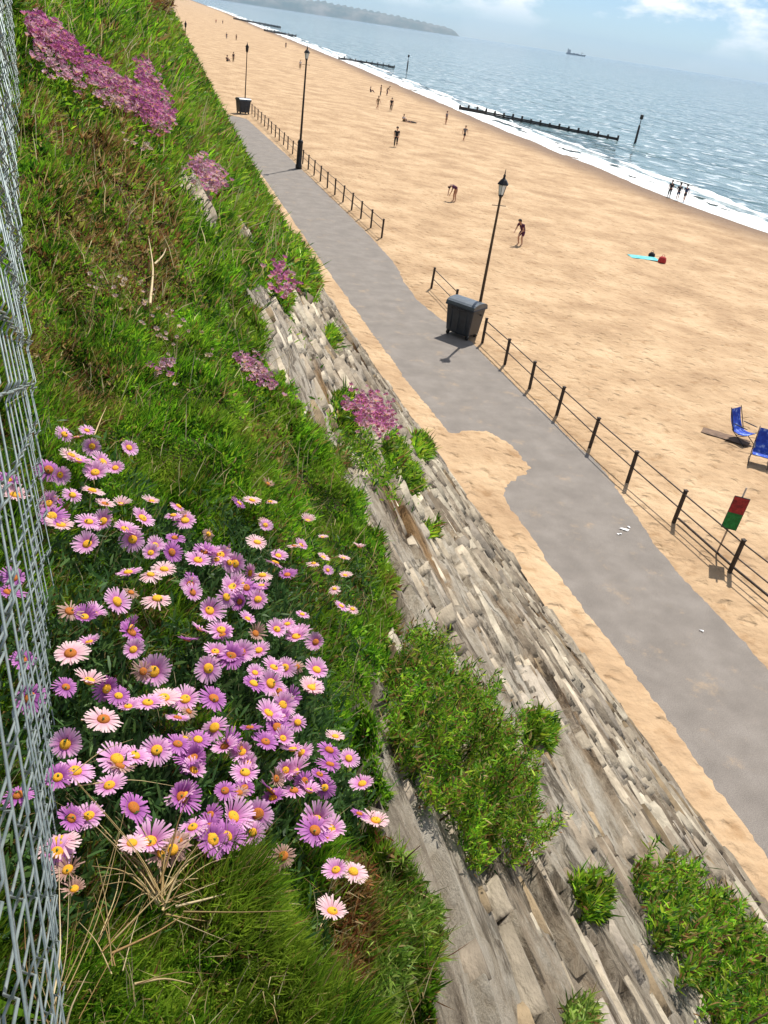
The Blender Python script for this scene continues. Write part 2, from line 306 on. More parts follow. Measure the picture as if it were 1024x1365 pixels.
# ragged thin stone courses bedded in the face, following the promenade
def stones():
    r = np.random.default_rng(11); S = []
    q = .35
    while q < 12.6:
        up = q < 4.6+r.normal(0, .5); w_ = (.035+.075*r.random()**1.4) if up else (.026+.05*r.random())
        y = .25+r.random()*.5
        while y < 34:
            d0 = math.sqrt((q/1.49)**2+y*y+(.9+q*.735-max(0, 0))**2); g = min(max(d0/6.5, .38), 2.6); l = ((.16+.75*r.random()**2) if up else (.14+.62*r.random()**1.8))*g
            if r.random() < (.24 if up else .40): S.append((q+r.normal(0, .02), y+l/2, l, w_*(.5+.6*r.random())*min(g, 1.1), up))
            y += l+(.01+.05*r.random())*g
        q += w_*(.62 if up else .95)
    A = np.array(S, float); y = A[:, 1]; q = A[:, 0]+perlin(A[:, 0]*.4, y*.22)*.5+perlin(A[:, 0]*.9+7, y*.9)*.10+r.normal(0, .012, len(A))
    x = q/1.49; hb = h_base(x, y); P = np.stack([x, y, hb], -1); px, py, z = proj(P); v = veg_mask(P)
    keep = ~v & (z > .3) & (px > -60) & (px < 1120) & (py > -30) & (py < 1480) & (x < x0_y(y)-.04) & (x > .2)
    keep &= perlin(q*.9+3, y*.35)+.35*perlin(q*3, y*1.2) > -.30
    A, P, y, x = A[keep], P[keep], y[keep], x[keep]; n = len(A); P[:, 2] = h_full(x, y, np.zeros(n, bool))
    N3 = slope_n(y); D = np.stack([N3[:, 2], 0*y, -N3[:, 0]], -1); D += r.normal(0, .05, (n, 1))*np.array([0, 1, 0]); Yv = np.tile([0., 1., 0.], (n, 1))+D*r.normal(0, .07, (n, 1))
    l, w_ = A[:, 2], A[:, 3]; th = (.010+.030*r.random(n)**1.5)*np.clip(np.linalg.norm(P-CAM, axis=1)/6.5, .35, 1.6)
    V = np.zeros((n, 12, 3)); ring = [(-.5, -.12), (-.22, -.5), (.3, -.46), (.5, .1), (.2, .5), (-.3, .46)]
    for i, (a, b) in enumerate(ring):
        ja, jb = a+r.normal(0, .09, n), b+r.normal(0, .13, n)
        base = P+Yv*(ja*l)[:, None]+D*(jb*w_)[:, None]; V[:, i] = base-N3*.05
        V[:, 6+i] = P+Yv*(ja*l*.95)[:, None]+D*(jb*w_*.84)[:, None]+N3*(th*(1+r.normal(0, .25, n))*(1-.5*b))[:, None]
    fq = np.array([(i, (i+1) % 6, 6+(i+1) % 6, 6+i) for i in range(6)]); ft = np.array([[6, 7, 8, 9, 10, 11]])
    tab = np.array([[.48, .41, .31], [.37, .31, .235], [.60, .53, .41], [.23, .185, .135], [.33, .25, .155], [.42, .365, .295]])
    C = tab[r.choice(6, n, p=[.26, .24, .14, .14, .08, .14])]*(.8+.4*r.random((n, 1)))*np.where(A[:, 4:5] > .5, 1.08, .80)
    px, py, z = proj(P); size = l*w_/z**2; vis = (px > 0) & (px < 1024) & (py > 0) & (py < 1365); order = np.argsort(-size*vis); big = order[:220]; rest = order[220:]
    sm_ = noisy('ragstone', [(.5, .5, .5), (1, 1, 1)], scale=14, rough=.92, bump=.7, bscale=60, detail=9, bdist=.012, spec=.15, stretch=(1, .5, 1), pos=(.3, .7))
    t = sm_.node_tree; b = t.nodes['Principled BSDF']; src = b.inputs['Base Color'].links[0].from_socket; at_ = N(t, 'ShaderNodeAttribute', attribute_name='col'); m_ = N(t, 'ShaderNodeMixRGB', blend_type='MULTIPLY'); m_.inputs['Fac'].default_value = 1
    t.links.new(src, m_.inputs['Color1']); t.links.new(at_.outputs['Color'], m_.inputs['Color2']); t.links.new(m_.outputs[0], b.inputs['Base Color'])
    o = np.arange(len(rest))[:, None, None]*12
    link('stone_courses', npmesh('stone_courses', V[rest].reshape(-1, 3), [(o+fq[None]).reshape(-1, 4), (o+ft[None]).reshape(-1, 6)], False, {'col': np.repeat(C[rest], 12, 0)}), sm_, cliff, kind='stuff')
    for k in big: link('stone', npmesh('stone', V[k], [fq, ft], False, {'col': np.tile(C[k], (12, 1))}), sm_, cliff)
    print('stones', n)
stones()

_T = np.geomspace(.35, 160, 230)
def hit(px, py, off=0.):
    """where pixel rays meet the cliff raised by off metres"""
    px = np.atleast_1d(np.asarray(px, float)); py = np.atleast_1d(np.asarray(py, float)); d = ray(px, py)
    P = CAM+d[:, None, :]*_T[None, :, None]; H = h_base(P[..., 0], P[..., 1])+off
    below = (P[..., 2] < H) & (P[..., 1] > -2); k = np.argmax(below, 1); ok = below.any(1)
    k0 = np.maximum(k-1, 0); n = np.arange(len(px))
    g0 = P[n, k0, 2]-H[n, k0]; g1 = P[n, k, 2]-H[n, k]; f = np.clip(g0/np.maximum(g0-g1, 1e-9), 0, 1); t = _T[k0]+(_T[k]-_T[k0])*f; a_, b_ = _T[k0].copy(), _T[k].copy()
    for _ in range(4):
        Q = CAM+d*t[:, None]; g = Q[:, 2]-h_base(Q[:, 0], Q[:, 1])-off; a_ = np.where(g > 0, t, a_); b_ = np.where(g > 0, b_, t); t = (a_+b_)/2
    Q = CAM+d*t[:, None]
    hh = h_full(Q[:, 0], Q[:, 1], veg_mask(np.stack([Q[:, 0], Q[:, 1], h_base(Q[:, 0], Q[:, 1])], -1)))
    return Q, ok, t, hh

# ------------------------------------------------------------------ PROMENADE, BEACH, SEA
mb = MB(); mb.add([(7.4, -6, 0), (14.0, -6, 0), (14.0, 112, 0), (7.4, 112, 0)], [(0, 1, 2, 3)])
tar = noisy('asphalt', [(.185, .163, .143), (.212, .187, .164), (.242, .215, .19)], scale=1.3, rough=.85, bump=.5, bscale=90, detail=10, bdist=.006)
t = tar.node_tree; b = t.nodes['Principled BSDF']; src = b.inputs['Base Color'].links[0].from_socket; tc = [n for n in t.nodes if n.type == 'TEX_COORD'][0]
g1 = N(t, 'ShaderNodeTexNoise'); g1.inputs['Scale'].default_value = 55; g1.inputs['Detail'].default_value = 3; t.links.new(tc.outputs['Object'], g1.inputs['Vector'])
g2 = N(t, 'ShaderNodeMapRange'); g2.inputs['From Min'].default_value = .3; g2.inputs['From Max'].default_value = .7; g2.inputs['To Min'].default_value = .72; g2.inputs['To Max'].default_value = 1.22; t.links.new(g1.outputs[0], g2.inputs['Value'])
gm = N(t, 'ShaderNodeMixRGB', blend_type='MULTIPLY'); gm.inputs['Fac'].default_value = 1; t.links.new(src, gm.inputs['Color1']); t.links.new(g2.outputs[0], gm.inputs['Color2'])
d1 = N(t, 'ShaderNodeTexNoise'); d1.inputs['Scale'].default_value = 1.1; d1.inputs['Detail'].default_value = 14; d1.inputs['Roughness'].default_value = .78; t.links.new(tc.outputs['Object'], d1.inputs['Vector'])
d2 = N(t, 'ShaderNodeValToRGB'); d2.color_ramp.elements[0].position = .56; d2.color_ramp.elements[1].position = .76; t.links.new(d1.outputs[0], d2.inputs[0])
dm = N(t, 'ShaderNodeMixRGB'); dm.inputs['Color2'].default_value = (.40, .29, .18, 1); t.links.new(d2.outputs[0], dm.inputs['Fac']); t.links.new(gm.outputs[0], dm.inputs['Color1']); t.links.new(dm.outputs[0], b.inputs['Base Color'])
mb.build('promenade_path', tar, kind='structure')
YW = [-200, 0, 60, 75, 100, 123, 164, 202, 275, 419, 585, 1000, 1800, 4000]
XW = [62, 59, 57.2, 56.0, 57.6, 58.5, 61.7, 64.5, 70.5, 80, 90, 120, 165, 290]
def xw(y): return np.interp(y, YW, XW)
TONG = np.array([at_z(*p)[:2] for p in [(560, 560), (600, 578), (625, 573), (650, 574), (680, 592), (708, 622), (704, 632), (688, 640), (672, 652), (674, 672), (690, 705), (660, 760), (600, 640)]])
def sdist(x, y, poly):
    d = np.full(x.shape, 1e9); j = len(poly)-1
    for i in range(len(poly)):
        a, b = poly[j], poly[i]; e = b-a; t = np.clip(((x-a[0])*e[0]+(y-a[1])*e[1])/(e@e), 0, 1)
        d = np.minimum(d, np.hypot(x-a[0]-t*e[0], y-a[1]-t*e[1])); j = i
    return np.where(pip(x, y, poly), d, -d)
def sand_z(x, y):
    el = np.interp(y, [0, 5.8, 8.5, 11, 13.5, 15.5, 17, 20, 22.8, 31, 45, 58, 75, 95], [9.05, 9.1, 9.22, 9.22, 9.22, 9.35, 9.3, 9.2, 9.13, 9.2, 9.5, 9.85, 10.1, 10.6])
    er = np.interp(y, [0, 9.6, 13, 15.3, 18, 22, 26, 28, 30, 33, 36, 39, 45, 49, 70, 92, 97], [12.2, 12.2, 12.25, 12.6, 13.05, 13.0, 12.95, 13.0, 12.75, 12.4, 12.65, 13.15, 13.4, 13.45, 13.5, 13.2, 9.])
    n = perlin(x*.9, y*.6)*.07+perlin(x*3.1, y*2.3)*.05+perlin(x*7, y*6)*.08
    g = np.maximum(np.maximum(el-x, x-er)+n, sdist(x, y, TONG)*.8+n*1.3)
    g = np.maximum(g, (y-94)*.15+n*3)
    zl = np.where(g > 0, .10*(1-np.exp(-g*1.5)), np.maximum(g*.2, -.025))
    W = xw(y); f = np.clip((x-14.2)/(W-14.2), 0, 3)
    zb = .08-1.58*f**1.15-.03*np.maximum(x-W, 0)
    zb = zb+(perlin(x*.25, y*.2)*.08+perlin(x*1.3, y*1.2)*.05+perlin(x*3.3, y*3.)*.04)*(1-sstep(.75, 1, f))+fbm(x*.07, y*.03, 2)*.15*(1-sstep(.6, 1, f))*sstep(0, .2, f)
    k = sstep(13.2, 14.6, x)
    return zl*(1-k)+zb*k
bx = np.concatenate([np.arange(7.7, 14, .07), np.arange(14, 20, .13)])
f1 = np.linspace(0, 1, 130)**1.25
by = np.concatenate([[-60, -30, -10], np.arange(-2, 30, .09), np.arange(30, 110, .4), np.geomspace(110, 4000, 110)])
BY, _ = np.meshgrid(by, np.zeros(len(bx)+len(f1)), indexing='ij')
BX = np.concatenate([np.repeat(bx[None], len(by), 0), 20.05+f1[None]*(xw(by)[:, None]+22-20.05)], 1)
BZ = sand_z(BX, BY)
ii = np.arange(BX.size).reshape(BX.shape); bq = np.stack([ii[:-1, :-1], ii[:-1, 1:], ii[1:, 1:], ii[1:, :-1]], -1).reshape(-1, 4)
shore = xw(BY)-BX+perlin(BX*.12, BY*.07)*2.2+perlin(BX*.5, BY*.3)*.7
me = npmesh('beach', np.stack([BX, BY, BZ], -1).reshape(-1, 3), [bq], True, {'shore': shore.ravel()})
def sand_material():
    m = noisy('sand', [(.36, .24, .14), (.46, .318, .19), (.55, .395, .245)], scale=.35, rough=.95, bump=1., bscale=3.2, detail=12, bdist=.10, spec=.1)
    t = m.node_tree; b = t.nodes['Principled BSDF']; L = t.links.new
    src = b.inputs['Base Color'].links[0].from_socket
    a = N(t, 'ShaderNodeAttribute', attribute_name='shore'); mr = N(t, 'ShaderNodeMapRange'); mr.interpolation_type = 'SMOOTHSTEP'
    mr.inputs['From Min'].default_value = 1.5; mr.inputs['From Max'].default_value = 10.5; mr.inputs['To Min'].default_value = 1; mr.inputs['To Max'].default_value = 0
    L(a.outputs['Fac'], mr.inputs['Value'])
    mx = N(t, 'ShaderNodeMixRGB'); mx.inputs['Color2'].default_value = (.19, .11, .05, 1); L(mr.outputs[0], mx.inputs['Fac']); L(src, mx.inputs['Color1'])
    # darker, trodden marks scattered over the dry sand
    tc = [n for n in t.nodes if n.type == 'TEX_COORD'][0]
    vn = N(t, 'ShaderNodeTexNoise'); vn.inputs['Scale'].default_value = 2.3; vn.inputs['Detail'].default_value = 5; L(tc.outputs['Object'], vn.inputs['Vector'])
    vr = N(t, 'ShaderNodeValToRGB'); vr.color_ramp.elements[0].position = .56; vr.color_ramp.elements[1].position = .72; vr.color_ramp.elements[1].color = (.7, .7, .7, 1); L(vn.outputs[0], vr.inputs[0])
    m2 = N(t, 'ShaderNodeMixRGB', blend_type='MULTIPLY'); m2.inputs['Color2'].default_value = (.68, .6, .5, 1); L(vr.outputs[0], m2.inputs['Fac']); L(mx.outputs[0], m2.inputs['Color1']); L(m2.outputs[0], b.inputs['Base Color'])
    vo = N(t, 'ShaderNodeTexVoronoi'); vo.inputs['Scale'].default_value = 2.1; vw = N(t, 'ShaderNodeVectorMath', operation='MULTIPLY_ADD'); vw.inputs[1].default_value = (.5, .5, 0); L(vn.outputs['Color'], vw.inputs[0]); L(tc.outputs['Object'], vw.inputs[2]); L(vw.outputs[0], vo.inputs['Vector'])
    vm = N(t, 'ShaderNodeMapRange', interpolation_type='SMOOTHSTEP'); vm.inputs['From Max'].default_value = .42; L(vo.outputs['Distance'], vm.inputs['Value'])
    b2 = N(t, 'ShaderNodeBump'); b2.inputs['Strength'].default_value = 1.; b2.inputs['Distance'].default_value = .07; L(vm.outputs[0], b2.inputs['Height']); L(b.inputs['Normal'].links[0].from_socket, b2.inputs['Normal']); L(b2.outputs[0], b.inputs['Normal'])
    rr = N(t, 'ShaderNodeMapRange'); rr.inputs['To Min'].default_value = .95; rr.inputs['To Max'].default_value = .45; L(mr.outputs[0], rr.inputs['Value']); L(rr.outputs[0], b.inputs['Roughness'])
    return m
link('beach', me, sand_material(), kind='structure')
SEA = -1.5
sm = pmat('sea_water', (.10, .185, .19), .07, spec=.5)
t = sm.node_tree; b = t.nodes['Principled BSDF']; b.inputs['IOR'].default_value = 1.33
tc = N(t, 'ShaderNodeTexCoord'); bp = None
hs = []
for sc, st in ((.55, (1, .7, 1)), (.16, (1.4, .6, 1)), (.04, (1.5, .5, 1))):
    mp = N(t, 'ShaderNodeMapping'); mp.inputs['Scale'].default_value = st; n = N(t, 'ShaderNodeTexNoise'); n.inputs['Scale'].default_value = sc; n.inputs['Detail'].default_value = 4
    t.links.new(tc.outputs['Object'], mp.inputs[0]); t.links.new(mp.outputs[0], n.inputs['Vector']); hs.append((n, sc))
for (n, sc), d in zip(hs, (.9, 2.2, 5.)):
    q = N(t, 'ShaderNodeBump'); q.inputs['Strength'].default_value = .75; q.inputs['Distance'].default_value = d
    t.links.new(n.outputs[0], q.inputs['Height'])
    if bp: t.links.new(bp.outputs[0], q.inputs['Normal'])
    bp = q
t.links.new(bp.outputs[0], b.inputs['Normal'])
rp = N(t, 'ShaderNodeValToRGB'); rp.color_ramp.elements[0].position = .38; rp.color_ramp.elements[1].position = .66
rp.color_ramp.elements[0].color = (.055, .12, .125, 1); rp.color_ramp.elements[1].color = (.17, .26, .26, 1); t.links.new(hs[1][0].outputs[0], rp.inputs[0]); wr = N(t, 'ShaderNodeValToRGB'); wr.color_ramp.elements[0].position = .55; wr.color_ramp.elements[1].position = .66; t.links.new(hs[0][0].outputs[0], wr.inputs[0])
wm = N(t, 'ShaderNodeMixRGB'); wm.inputs['Color2'].default_value = (.75, .8, .8, 1); t.links.new(wr.outputs[0], wm.inputs['Fac']); t.links.new(rp.outputs[0], wm.inputs['Color1']); t.links.new(wm.outputs[0], b.inputs['Base Color'])  # sun sparkle painted into the water colour as white flecks
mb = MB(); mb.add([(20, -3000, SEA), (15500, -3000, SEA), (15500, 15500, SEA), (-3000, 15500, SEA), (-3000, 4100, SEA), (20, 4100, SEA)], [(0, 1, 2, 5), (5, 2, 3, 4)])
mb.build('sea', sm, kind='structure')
# surf: sheets of foam riding on the shallows
def foam_strip(o0, o1, seed, z, amp, ymin=20, ymax=1500):
    fy = np.concatenate([np.arange(ymin, 200, .5), np.geomspace(200, ymax, 140)]); k = np.linspace(0, 1, 26)
    a = xw(fy)+o0+amp*perlin(fy*.09+seed, fy*0+seed)+amp*.4*perlin(fy*.5+seed, fy*0+1)
    b_ = xw(fy)+o1*(.75+.5*perlin(fy*.04+seed*2, fy*0+3))+amp*.8*perlin(fy*.25+seed, fy*0+8)
    FX = a[:, None]+(b_-a)[:, None]*k[None]; FY = np.repeat(fy[:, None], len(k), 1)
    FZ = SEA+z+.10*np.sin(k*np.pi)[None]*(1+.6*perlin(FX*.5, FY*.3))+.03*perlin(FX*2, FY*2)
    FZ[:, 0] = SEA-.02; FZ[:, -1] = SEA-.02
    lo_ = sand_z(FX, FY)+.012; FZ = np.maximum(FZ, lo_)
    keep = fbm(FX*.35+seed, FY*.16, 3) < .36-.5*(k[None]-.55)*(k[None] > .55)
    i2 = np.arange(FX.size).reshape(FX.shape); q = np.stack([i2[:-1, :-1], i2[:-1, 1:], i2[1:, 1:], i2[1:, :-1]], -1).reshape(-1, 4)[keep[:-1, :-1].ravel()]
    return np.stack([FX, FY, FZ], -1).reshape(-1, 3), q
fv, ff = [], []; off = 0
for a in ((-1.6, 6.0, 3, .02, 1.0), (6.0, 9.5, 11, .03, 1.6)):
    v, q = foam_strip(*a); fv.append(v); ff.append(q+off); off += len(v)
fm = noisy('sea_foam', [(.60, .66, .66), (.80, .83, .83), (.88, .88, .87)], scale=.8, rough=.9, bump=.6, bscale=2.5, detail=8, bdist=.15)
link('surf_foam', npmesh('surf_foam', np.concatenate(fv), [np.concatenate(ff)], True), fm, kind='stuff', label='white foam of the small waves breaking along the beach', cat='foam')
# distant headland across the bay
az = np.radians(np.linspace(2, 20.6, 140)); D0 = 12500.; HV, HF = [], []
prof = np.interp(np.degrees(az), [2, 6, 9, 12, 15, 17, 18.5, 19.6, 20.2, 20.45, 20.6], [100, 150, 160, 165, 150, 128, 108, 88, 70, 28, 0])
prof = np.maximum(prof*(1+.10*fbm(np.degrees(az)*1.1, az*0+3, 4)), 0)
rows = [(0, 0.), (120, .42), (420, .78), (900, 1.), (2200, .9)]
for (dd, hh) in rows:
    for a, p in zip(az, prof): HV.append(((D0+dd)*math.sin(a), (D0+dd)*math.cos(a), SEA-.5+p*hh*(1+.08*math.sin(a*900+dd))))
n = len(az); hq = [(i*n+k, i*n+k+1, i*n+n+k+1, i*n+n+k) for i in range(len(rows)-1) for k in range(n-1)]
hme = npmesh('hills', HV, [np.array(hq)], True)
link('hills', hme, noisy('headland', [(.05, .075, .035), (.12, .12, .07), (.25, .22, .16)], scale=.004, rough=.95), kind='structure')

# ------------------------------------------------------------------ VEGETATION
def blades(P, Nn, L, Wd, lean, col, seg_bend=.35, fr=None, r=rng):
    """P (n,3) roots, Nn (n,3) growth direction, L length, Wd width, lean scatter, col (n,3) -> verts, quads, tris, colours"""
    n = len(P); d = Nn+r.normal(0, 1, (n, 3))*lean[:, None] if np.ndim(lean) else Nn+r.normal(0, 1, (n, 3))*lean
    d /= np.linalg.norm(d, axis=1, keepdims=True)
    a = r.normal(0, 1, (n, 3)); side = np.cross(d, a); side /= np.linalg.norm(side, axis=1, keepdims=True)
    nrm = np.cross(side, d); sg = np.where(nrm[:, 2] < 0, -1, 1)[:, None]; bend = nrm*sg*-1      # tips droop
    L = L[:, None]; Wd = Wd[:, None]; bd = (r.random((n, 1))*seg_bend)
    mid = P+d*L*.55+bend*L*bd*.25; tip = P+d*L+bend*L*bd
    V = np.stack([P-side*Wd*.3, P+side*Wd*.3, mid+side*Wd*.5, mid-side*Wd*.5, tip], 1).reshape(-1, 3)
    o = np.arange(n)[:, None]*5
    c = np.repeat(col[:, None, :], 5, 1)
    return V, o+np.array([[0, 1, 2, 3]]), o+np.array([[3, 2, 4]]), c.reshape(-1, 3)
class Leaves:
    def __init__(s): s.V = []; s.Q = []; s.T = []; s.C = []; s.n = 0
    def add(s, V, Q, T, C): s.V.append(V); s.Q.append(Q+s.n); s.T.append(T+s.n); s.C.append(C); s.n += len(V)
    def build(s, name, mat, parent=None, loc=None, **k):
        V = np.concatenate(s.V)
        if loc is not None: V = V-np.asarray(loc)
        me = npmesh(name, V, [np.concatenate(s.Q), np.concatenate(s.T)], False, {'col': np.concatenate(s.C)}); return link(name, me, mat, parent, **k)
GREENS = np.array([[.075, .21, .010], [.14, .33, .014], [.21, .40, .020], [.32, .44, .03], [.03, .09, .010]])
BROWNS = np.array([[.24, .12, .04], [.34, .21, .08], [.42, .31, .14], [.15, .06, .025], [.29, .27, .06]])
def pal(tab, n, p=None, r=rng): return tab[r.choice(len(tab), n, p=p)]*(.75+.5*r.random((n, 1)))
# cells of the cliff sheet, weighted by the size they have in the picture
px, py, pz = proj(G)
area = .5*np.abs((px[:-1, :-1]-px[1:, 1:])*(py[:-1, 1:]-py[1:, :-1])-(px[:-1, 1:]-px[1:, :-1])*(py[:-1, :-1]-py[1:, 1:]))
ok = (pz[:-1, :-1] > .25) & (px[:-1, :-1] > -90) & (px[:-1, :-1] < 1100) & (py[:-1, :-1] > -120) & (py[:-1, :-1] < 1480) & GV[:-1, :-1]
wts = np.where(ok, np.minimum(area, 500), 0).ravel()
def sample_cells(n, wt, r=rng):
    k = r.choice(len(wt), n, p=wt/wt.sum()); i, j = np.divmod(k, nc-1); a, b = r.random((2, n, 1))
    return (G[i, j]*(1-a)+G[i, j+1]*a)*(1-b)+(G[i+1, j]*(1-a)+G[i+1, j+1]*a)*b
def blob(px, py, cx, cy, rx, ry): return np.exp(-(((px-cx)/rx)**2+((py-cy)/ry)**2))
def brown_amount(P):
    x, y, z = proj(P)
    b = sum(blob(x, y, *q)*s for *q, s in ((110, 240, 100, 80, .62), (80, 420, 50, 70, .45), (170, 380, 60, 40, .45), (110, 130, 90, 50, .5), (190, 330, 90, 60, .3), (150, 530, 70, 40, .4), (545, 880, 22, 45, .5), (460, 1260, 34, 90, .9), (90, 1180, 50, 120, .45), (430, 790, 60, 30, .3), (120, 840, 60, 50, .2)))
    b = b+.6*fbm(P[:, 0]*3+5, P[:, 1]*1.6, 3)+.45*fbm(x/30., y/30., 3)+.05
    return b
def bank():
    lv = Leaves()
    for k in range(3):
        n = (215000, 215000, 55000)[k]
        P = sample_cells(n, wts); t = np.linalg.norm(P-CAM, axis=1); nn = slope_n(P[:, 1])*.55+np.array([0, 0, .7])
        br = brown_amount(P); x, y, z = proj(P)
        tone = fbm(P[:, 0]*5, P[:, 1]*3, 2)
        c = pal(GREENS, n, [.22, .28, .22, .10, .18])
        c = c*np.clip(1+1.0*tone+.5*fbm(x/26.+9, y/26., 2), .3, 1.9)[:, None]
        yl = np.clip(fbm(x/60.+40, y/60., 2)*1.6+blob(x, y, 320, 1290, 190, 100)*1.0, 0, 1)[:, None]; c = c*(1-.7*yl)+np.array([.32, .45, .04])*.7*yl
        ib = rng.random(n) < np.clip(br, .04, .72); c[ib] = pal(BROWNS, ib.sum())
        if k == 0:   L = np.clip(t*.0115, .030, .24)*(.5+rng.random(n)); Wd = np.clip(t*.0017, .0022, .045)*(.6+.8*rng.random(n)); le = .42
        elif k == 1: L = np.clip(t*.0085, .020, .20)*(.5+rng.random(n)); Wd = np.clip(t*.0043, .0055, .08)*(.6+.8*rng.random(n)); le = .75
        else:        L = np.clip(t*.017, .045, .32)*(.4+rng.random(n)); Wd = np.clip(t*.0012, .0018, .03)*(.6+.7*rng.random(n)); le = .30
        # growth is clumped: tall tufts and low hollows
        cl = np.clip(.75+1.5*perlin(P[:, 0]*9, P[:, 1]*7)+.8*perlin(P[:, 0]*2.5, P[:, 1]*1.2)+.5*perlin(x/11., y/11.), .2, 2.1)
        lv.add(*blades(P, nn, L*cl, Wd, le, c))
    P = sample_cells(2600, wts); t = np.linalg.norm(P-CAM, axis=1); n = len(P)
    lv.add(*blades(P, np.tile([.15, .05, 1.], (n, 1)), np.clip(t*.045, .07, .6)*(.5+.7*rng.random(n)), np.clip(t*.0009, .0012, .02), .28, pal(np.array([[.5, .40, .2], [.42, .3, .14], [.6, .52, .3]]), n), .6))
    # thin cover where the photograph does not look
    aw = np.where(GV[:-1, :-1] & ~ok & (Y[:-1, :-1] < 30) & (X[:-1, :-1] > -3), np.linalg.norm(G[1:, :-1]-G[:-1, :-1], axis=-1)*np.linalg.norm(G[:-1, 1:]-G[:-1, :-1], axis=-1), 0).ravel()
    P = sample_cells(40000, aw); n = len(P); lv.add(*blades(P, slope_n(P[:, 1])*.5+np.array([0, 0, .7]), .05+.09*rng.random(n), .006+.006*rng.random(n), .5, pal(GREENS, n)))
    lv.build('ground_cover', M['leaf'], kind='stuff', label='thick green and browning ground cover blanketing the upper bank', cat='ground cover')
bank()
def poly_pts(poly, n, r=rng, rough=.13):
    poly = np.asarray(poly, float); lo, hi = poly.min(0), poly.max(0); o = np.zeros((0, 2))
    while len(o) < n:
        q = lo-12+(hi-lo+24)*r.random((n*2, 2)); am = rough*math.sqrt((hi-lo).prod()); wl = max(am*1.3, 8.); jx = perlin(q[:, 0]/wl, q[:, 1]/wl)*am*1.5+r.normal(0, am*.13, len(q)); jy = perlin(q[:, 0]/wl+70, q[:, 1]/wl)*am*1.5+r.normal(0, am*.13, len(q))
        o = np.concatenate([o, q[pip(q[:, 0]+jx, q[:, 1]+jy, poly)]])
    return o[:n]
def edge_d(q, poly):
    return np.abs(sdist(q[:, 0], q[:, 1], np.asarray(poly, float)))
def clump(name, label, cat, poly, n, height, greens=None, brown=.08, leafk=1., group=None, stems=5):
    """a plant whose foot follows an outline on the cliff; leaves fill a mound above it"""
    q = poly_pts(poly, n); P, okk, t, hh = hit(q[:, 0], q[:, 1]); P[:, 2] = hh; P = P[okk]; t = t[okk]; q = q[okk]; n = len(P)
    ed = edge_d(q, poly); k = np.clip(ed/max(ed.max(), 1e-6), 0, 1)**.6
    nn = slope_n(P[:, 1]); up = nn*.5+np.array([0, 0, .6]); up /= np.linalg.norm(up, axis=1, keepdims=True)
    wl = max(.11*math.sqrt(np.ptp(q[:, 0])*np.ptp(q[:, 1])), 4.)
    lump = np.clip(.75+1.1*perlin(q[:, 0]/wl, q[:, 1]/wl)+.5*perlin(q[:, 0]/wl*2.7, q[:, 1]/wl*2.7), .12, 1.6); lift = height*(.25+.75*k)*rng.random(n)**.5*lump
    base = P[np.argmax(P[:, 2])]*.3+P.mean(0)*.7
    root = empty(name, tuple(P.mean(0)), label=label, cat=cat, group=group); mean = P.mean(0)
    lv = Leaves(); tab = GREENS if greens is None else greens
    c = pal(tab, n); tn = np.clip(1+1.3*perlin(q[:, 0]/14., q[:, 1]/14.)+.7*perlin(q[:, 0]/45.+3, q[:, 1]/45.), .35, 1.7)[:, None]; c = c*tn; ib = rng.random(n) < brown; c[ib] = pal(BROWNS, ib.sum())
    tm = np.median(t); L = np.clip(tm*.0095, .016, .3)*leafk*(.5+rng.random(n)); Wd = np.clip(tm*.0023, .003, .05)*leafk*(.6+.8*rng.random(n)); lg = rng.random(n) < .05; L[lg] *= 2.2; Wd[lg] *= .6
    lv.add(*blades(P+up*lift[:, None], up, L, Wd, .65, c)); lv.build('foliage', M['leaf'], root, loc=mean, kind='stuff')
    for i in range(stems):
        a = P[rng.integers(n)]; b_ = a+up[0]*height*.7+rng.normal(0, height*.15, 3); m = (a+b_)/2+rng.normal(0, height*.08, 3)
        mb = MB(); mb.tube([a-mean-up[0]*.02, m-mean, b_-mean], [.0012*tm, .0009*tm, .0005*tm], 5); mb.build('stem', M['twig'], root)
    return root, mean, tm
FR = GREENS*np.array([1.15, 1.1, 1.]); YG = np.array([[.14, .25, .03], [.2, .3, .04], [.08, .17, .02], [.24, .32, .07]])
clump('shrub', 'large rounded green shrub overhanging the pale rock beside the daisies', 'shrub', [(508, 880), (545, 862), (590, 905), (630, 940), (665, 1000), (700, 1050), (712, 1100), (690, 1140), (655, 1160), (620, 1140), (590, 1110), (555, 1060), (520, 1010), (500, 950)], 34000, .25, GREENS, .2, .72)
clump('shrub', 'wide green shrub in the bottom right corner of the rock face', 'shrub', [(838, 1190), (870, 1185), (905, 1205), (960, 1240), (1024, 1290), (1060, 1340), (1060, 1420), (960, 1400), (930, 1350), (890, 1300), (860, 1240)], 26000, .32, GREENS, .18, .75)
clump('weed_tuft', 'small round green tuft alone on the grey rock right of the large shrub', 'plant', [(695, 960), (720, 955), (738, 975), (730, 1000), (705, 995)], 3200, .11, FR, .05, stems=2)
clump('weed_tuft', 'oval green tuft on the rock between the two large shrubs', 'plant', [(762, 1168), (790, 1168), (806, 1200), (795, 1228), (775, 1215)], 3600, .10, FR, .05, stems=2)
clump('weed_tuft', 'yellow green tuft cut by the bottom edge under the pale rock slab', 'plant', [(748, 1345), (770, 1338), (790, 1362), (775, 1395), (745, 1395)], 900, .08, YG, .1, stems=2)
clump('leafy_plant', 'bright yellow green leafy plant at the lower edge of the bank beside rock', 'plant', [(495, 1205), (530, 1215), (575, 1270), (570, 1300), (540, 1330), (500, 1400), (470, 1400), (480, 1290)], 5000, .07, YG, .06)
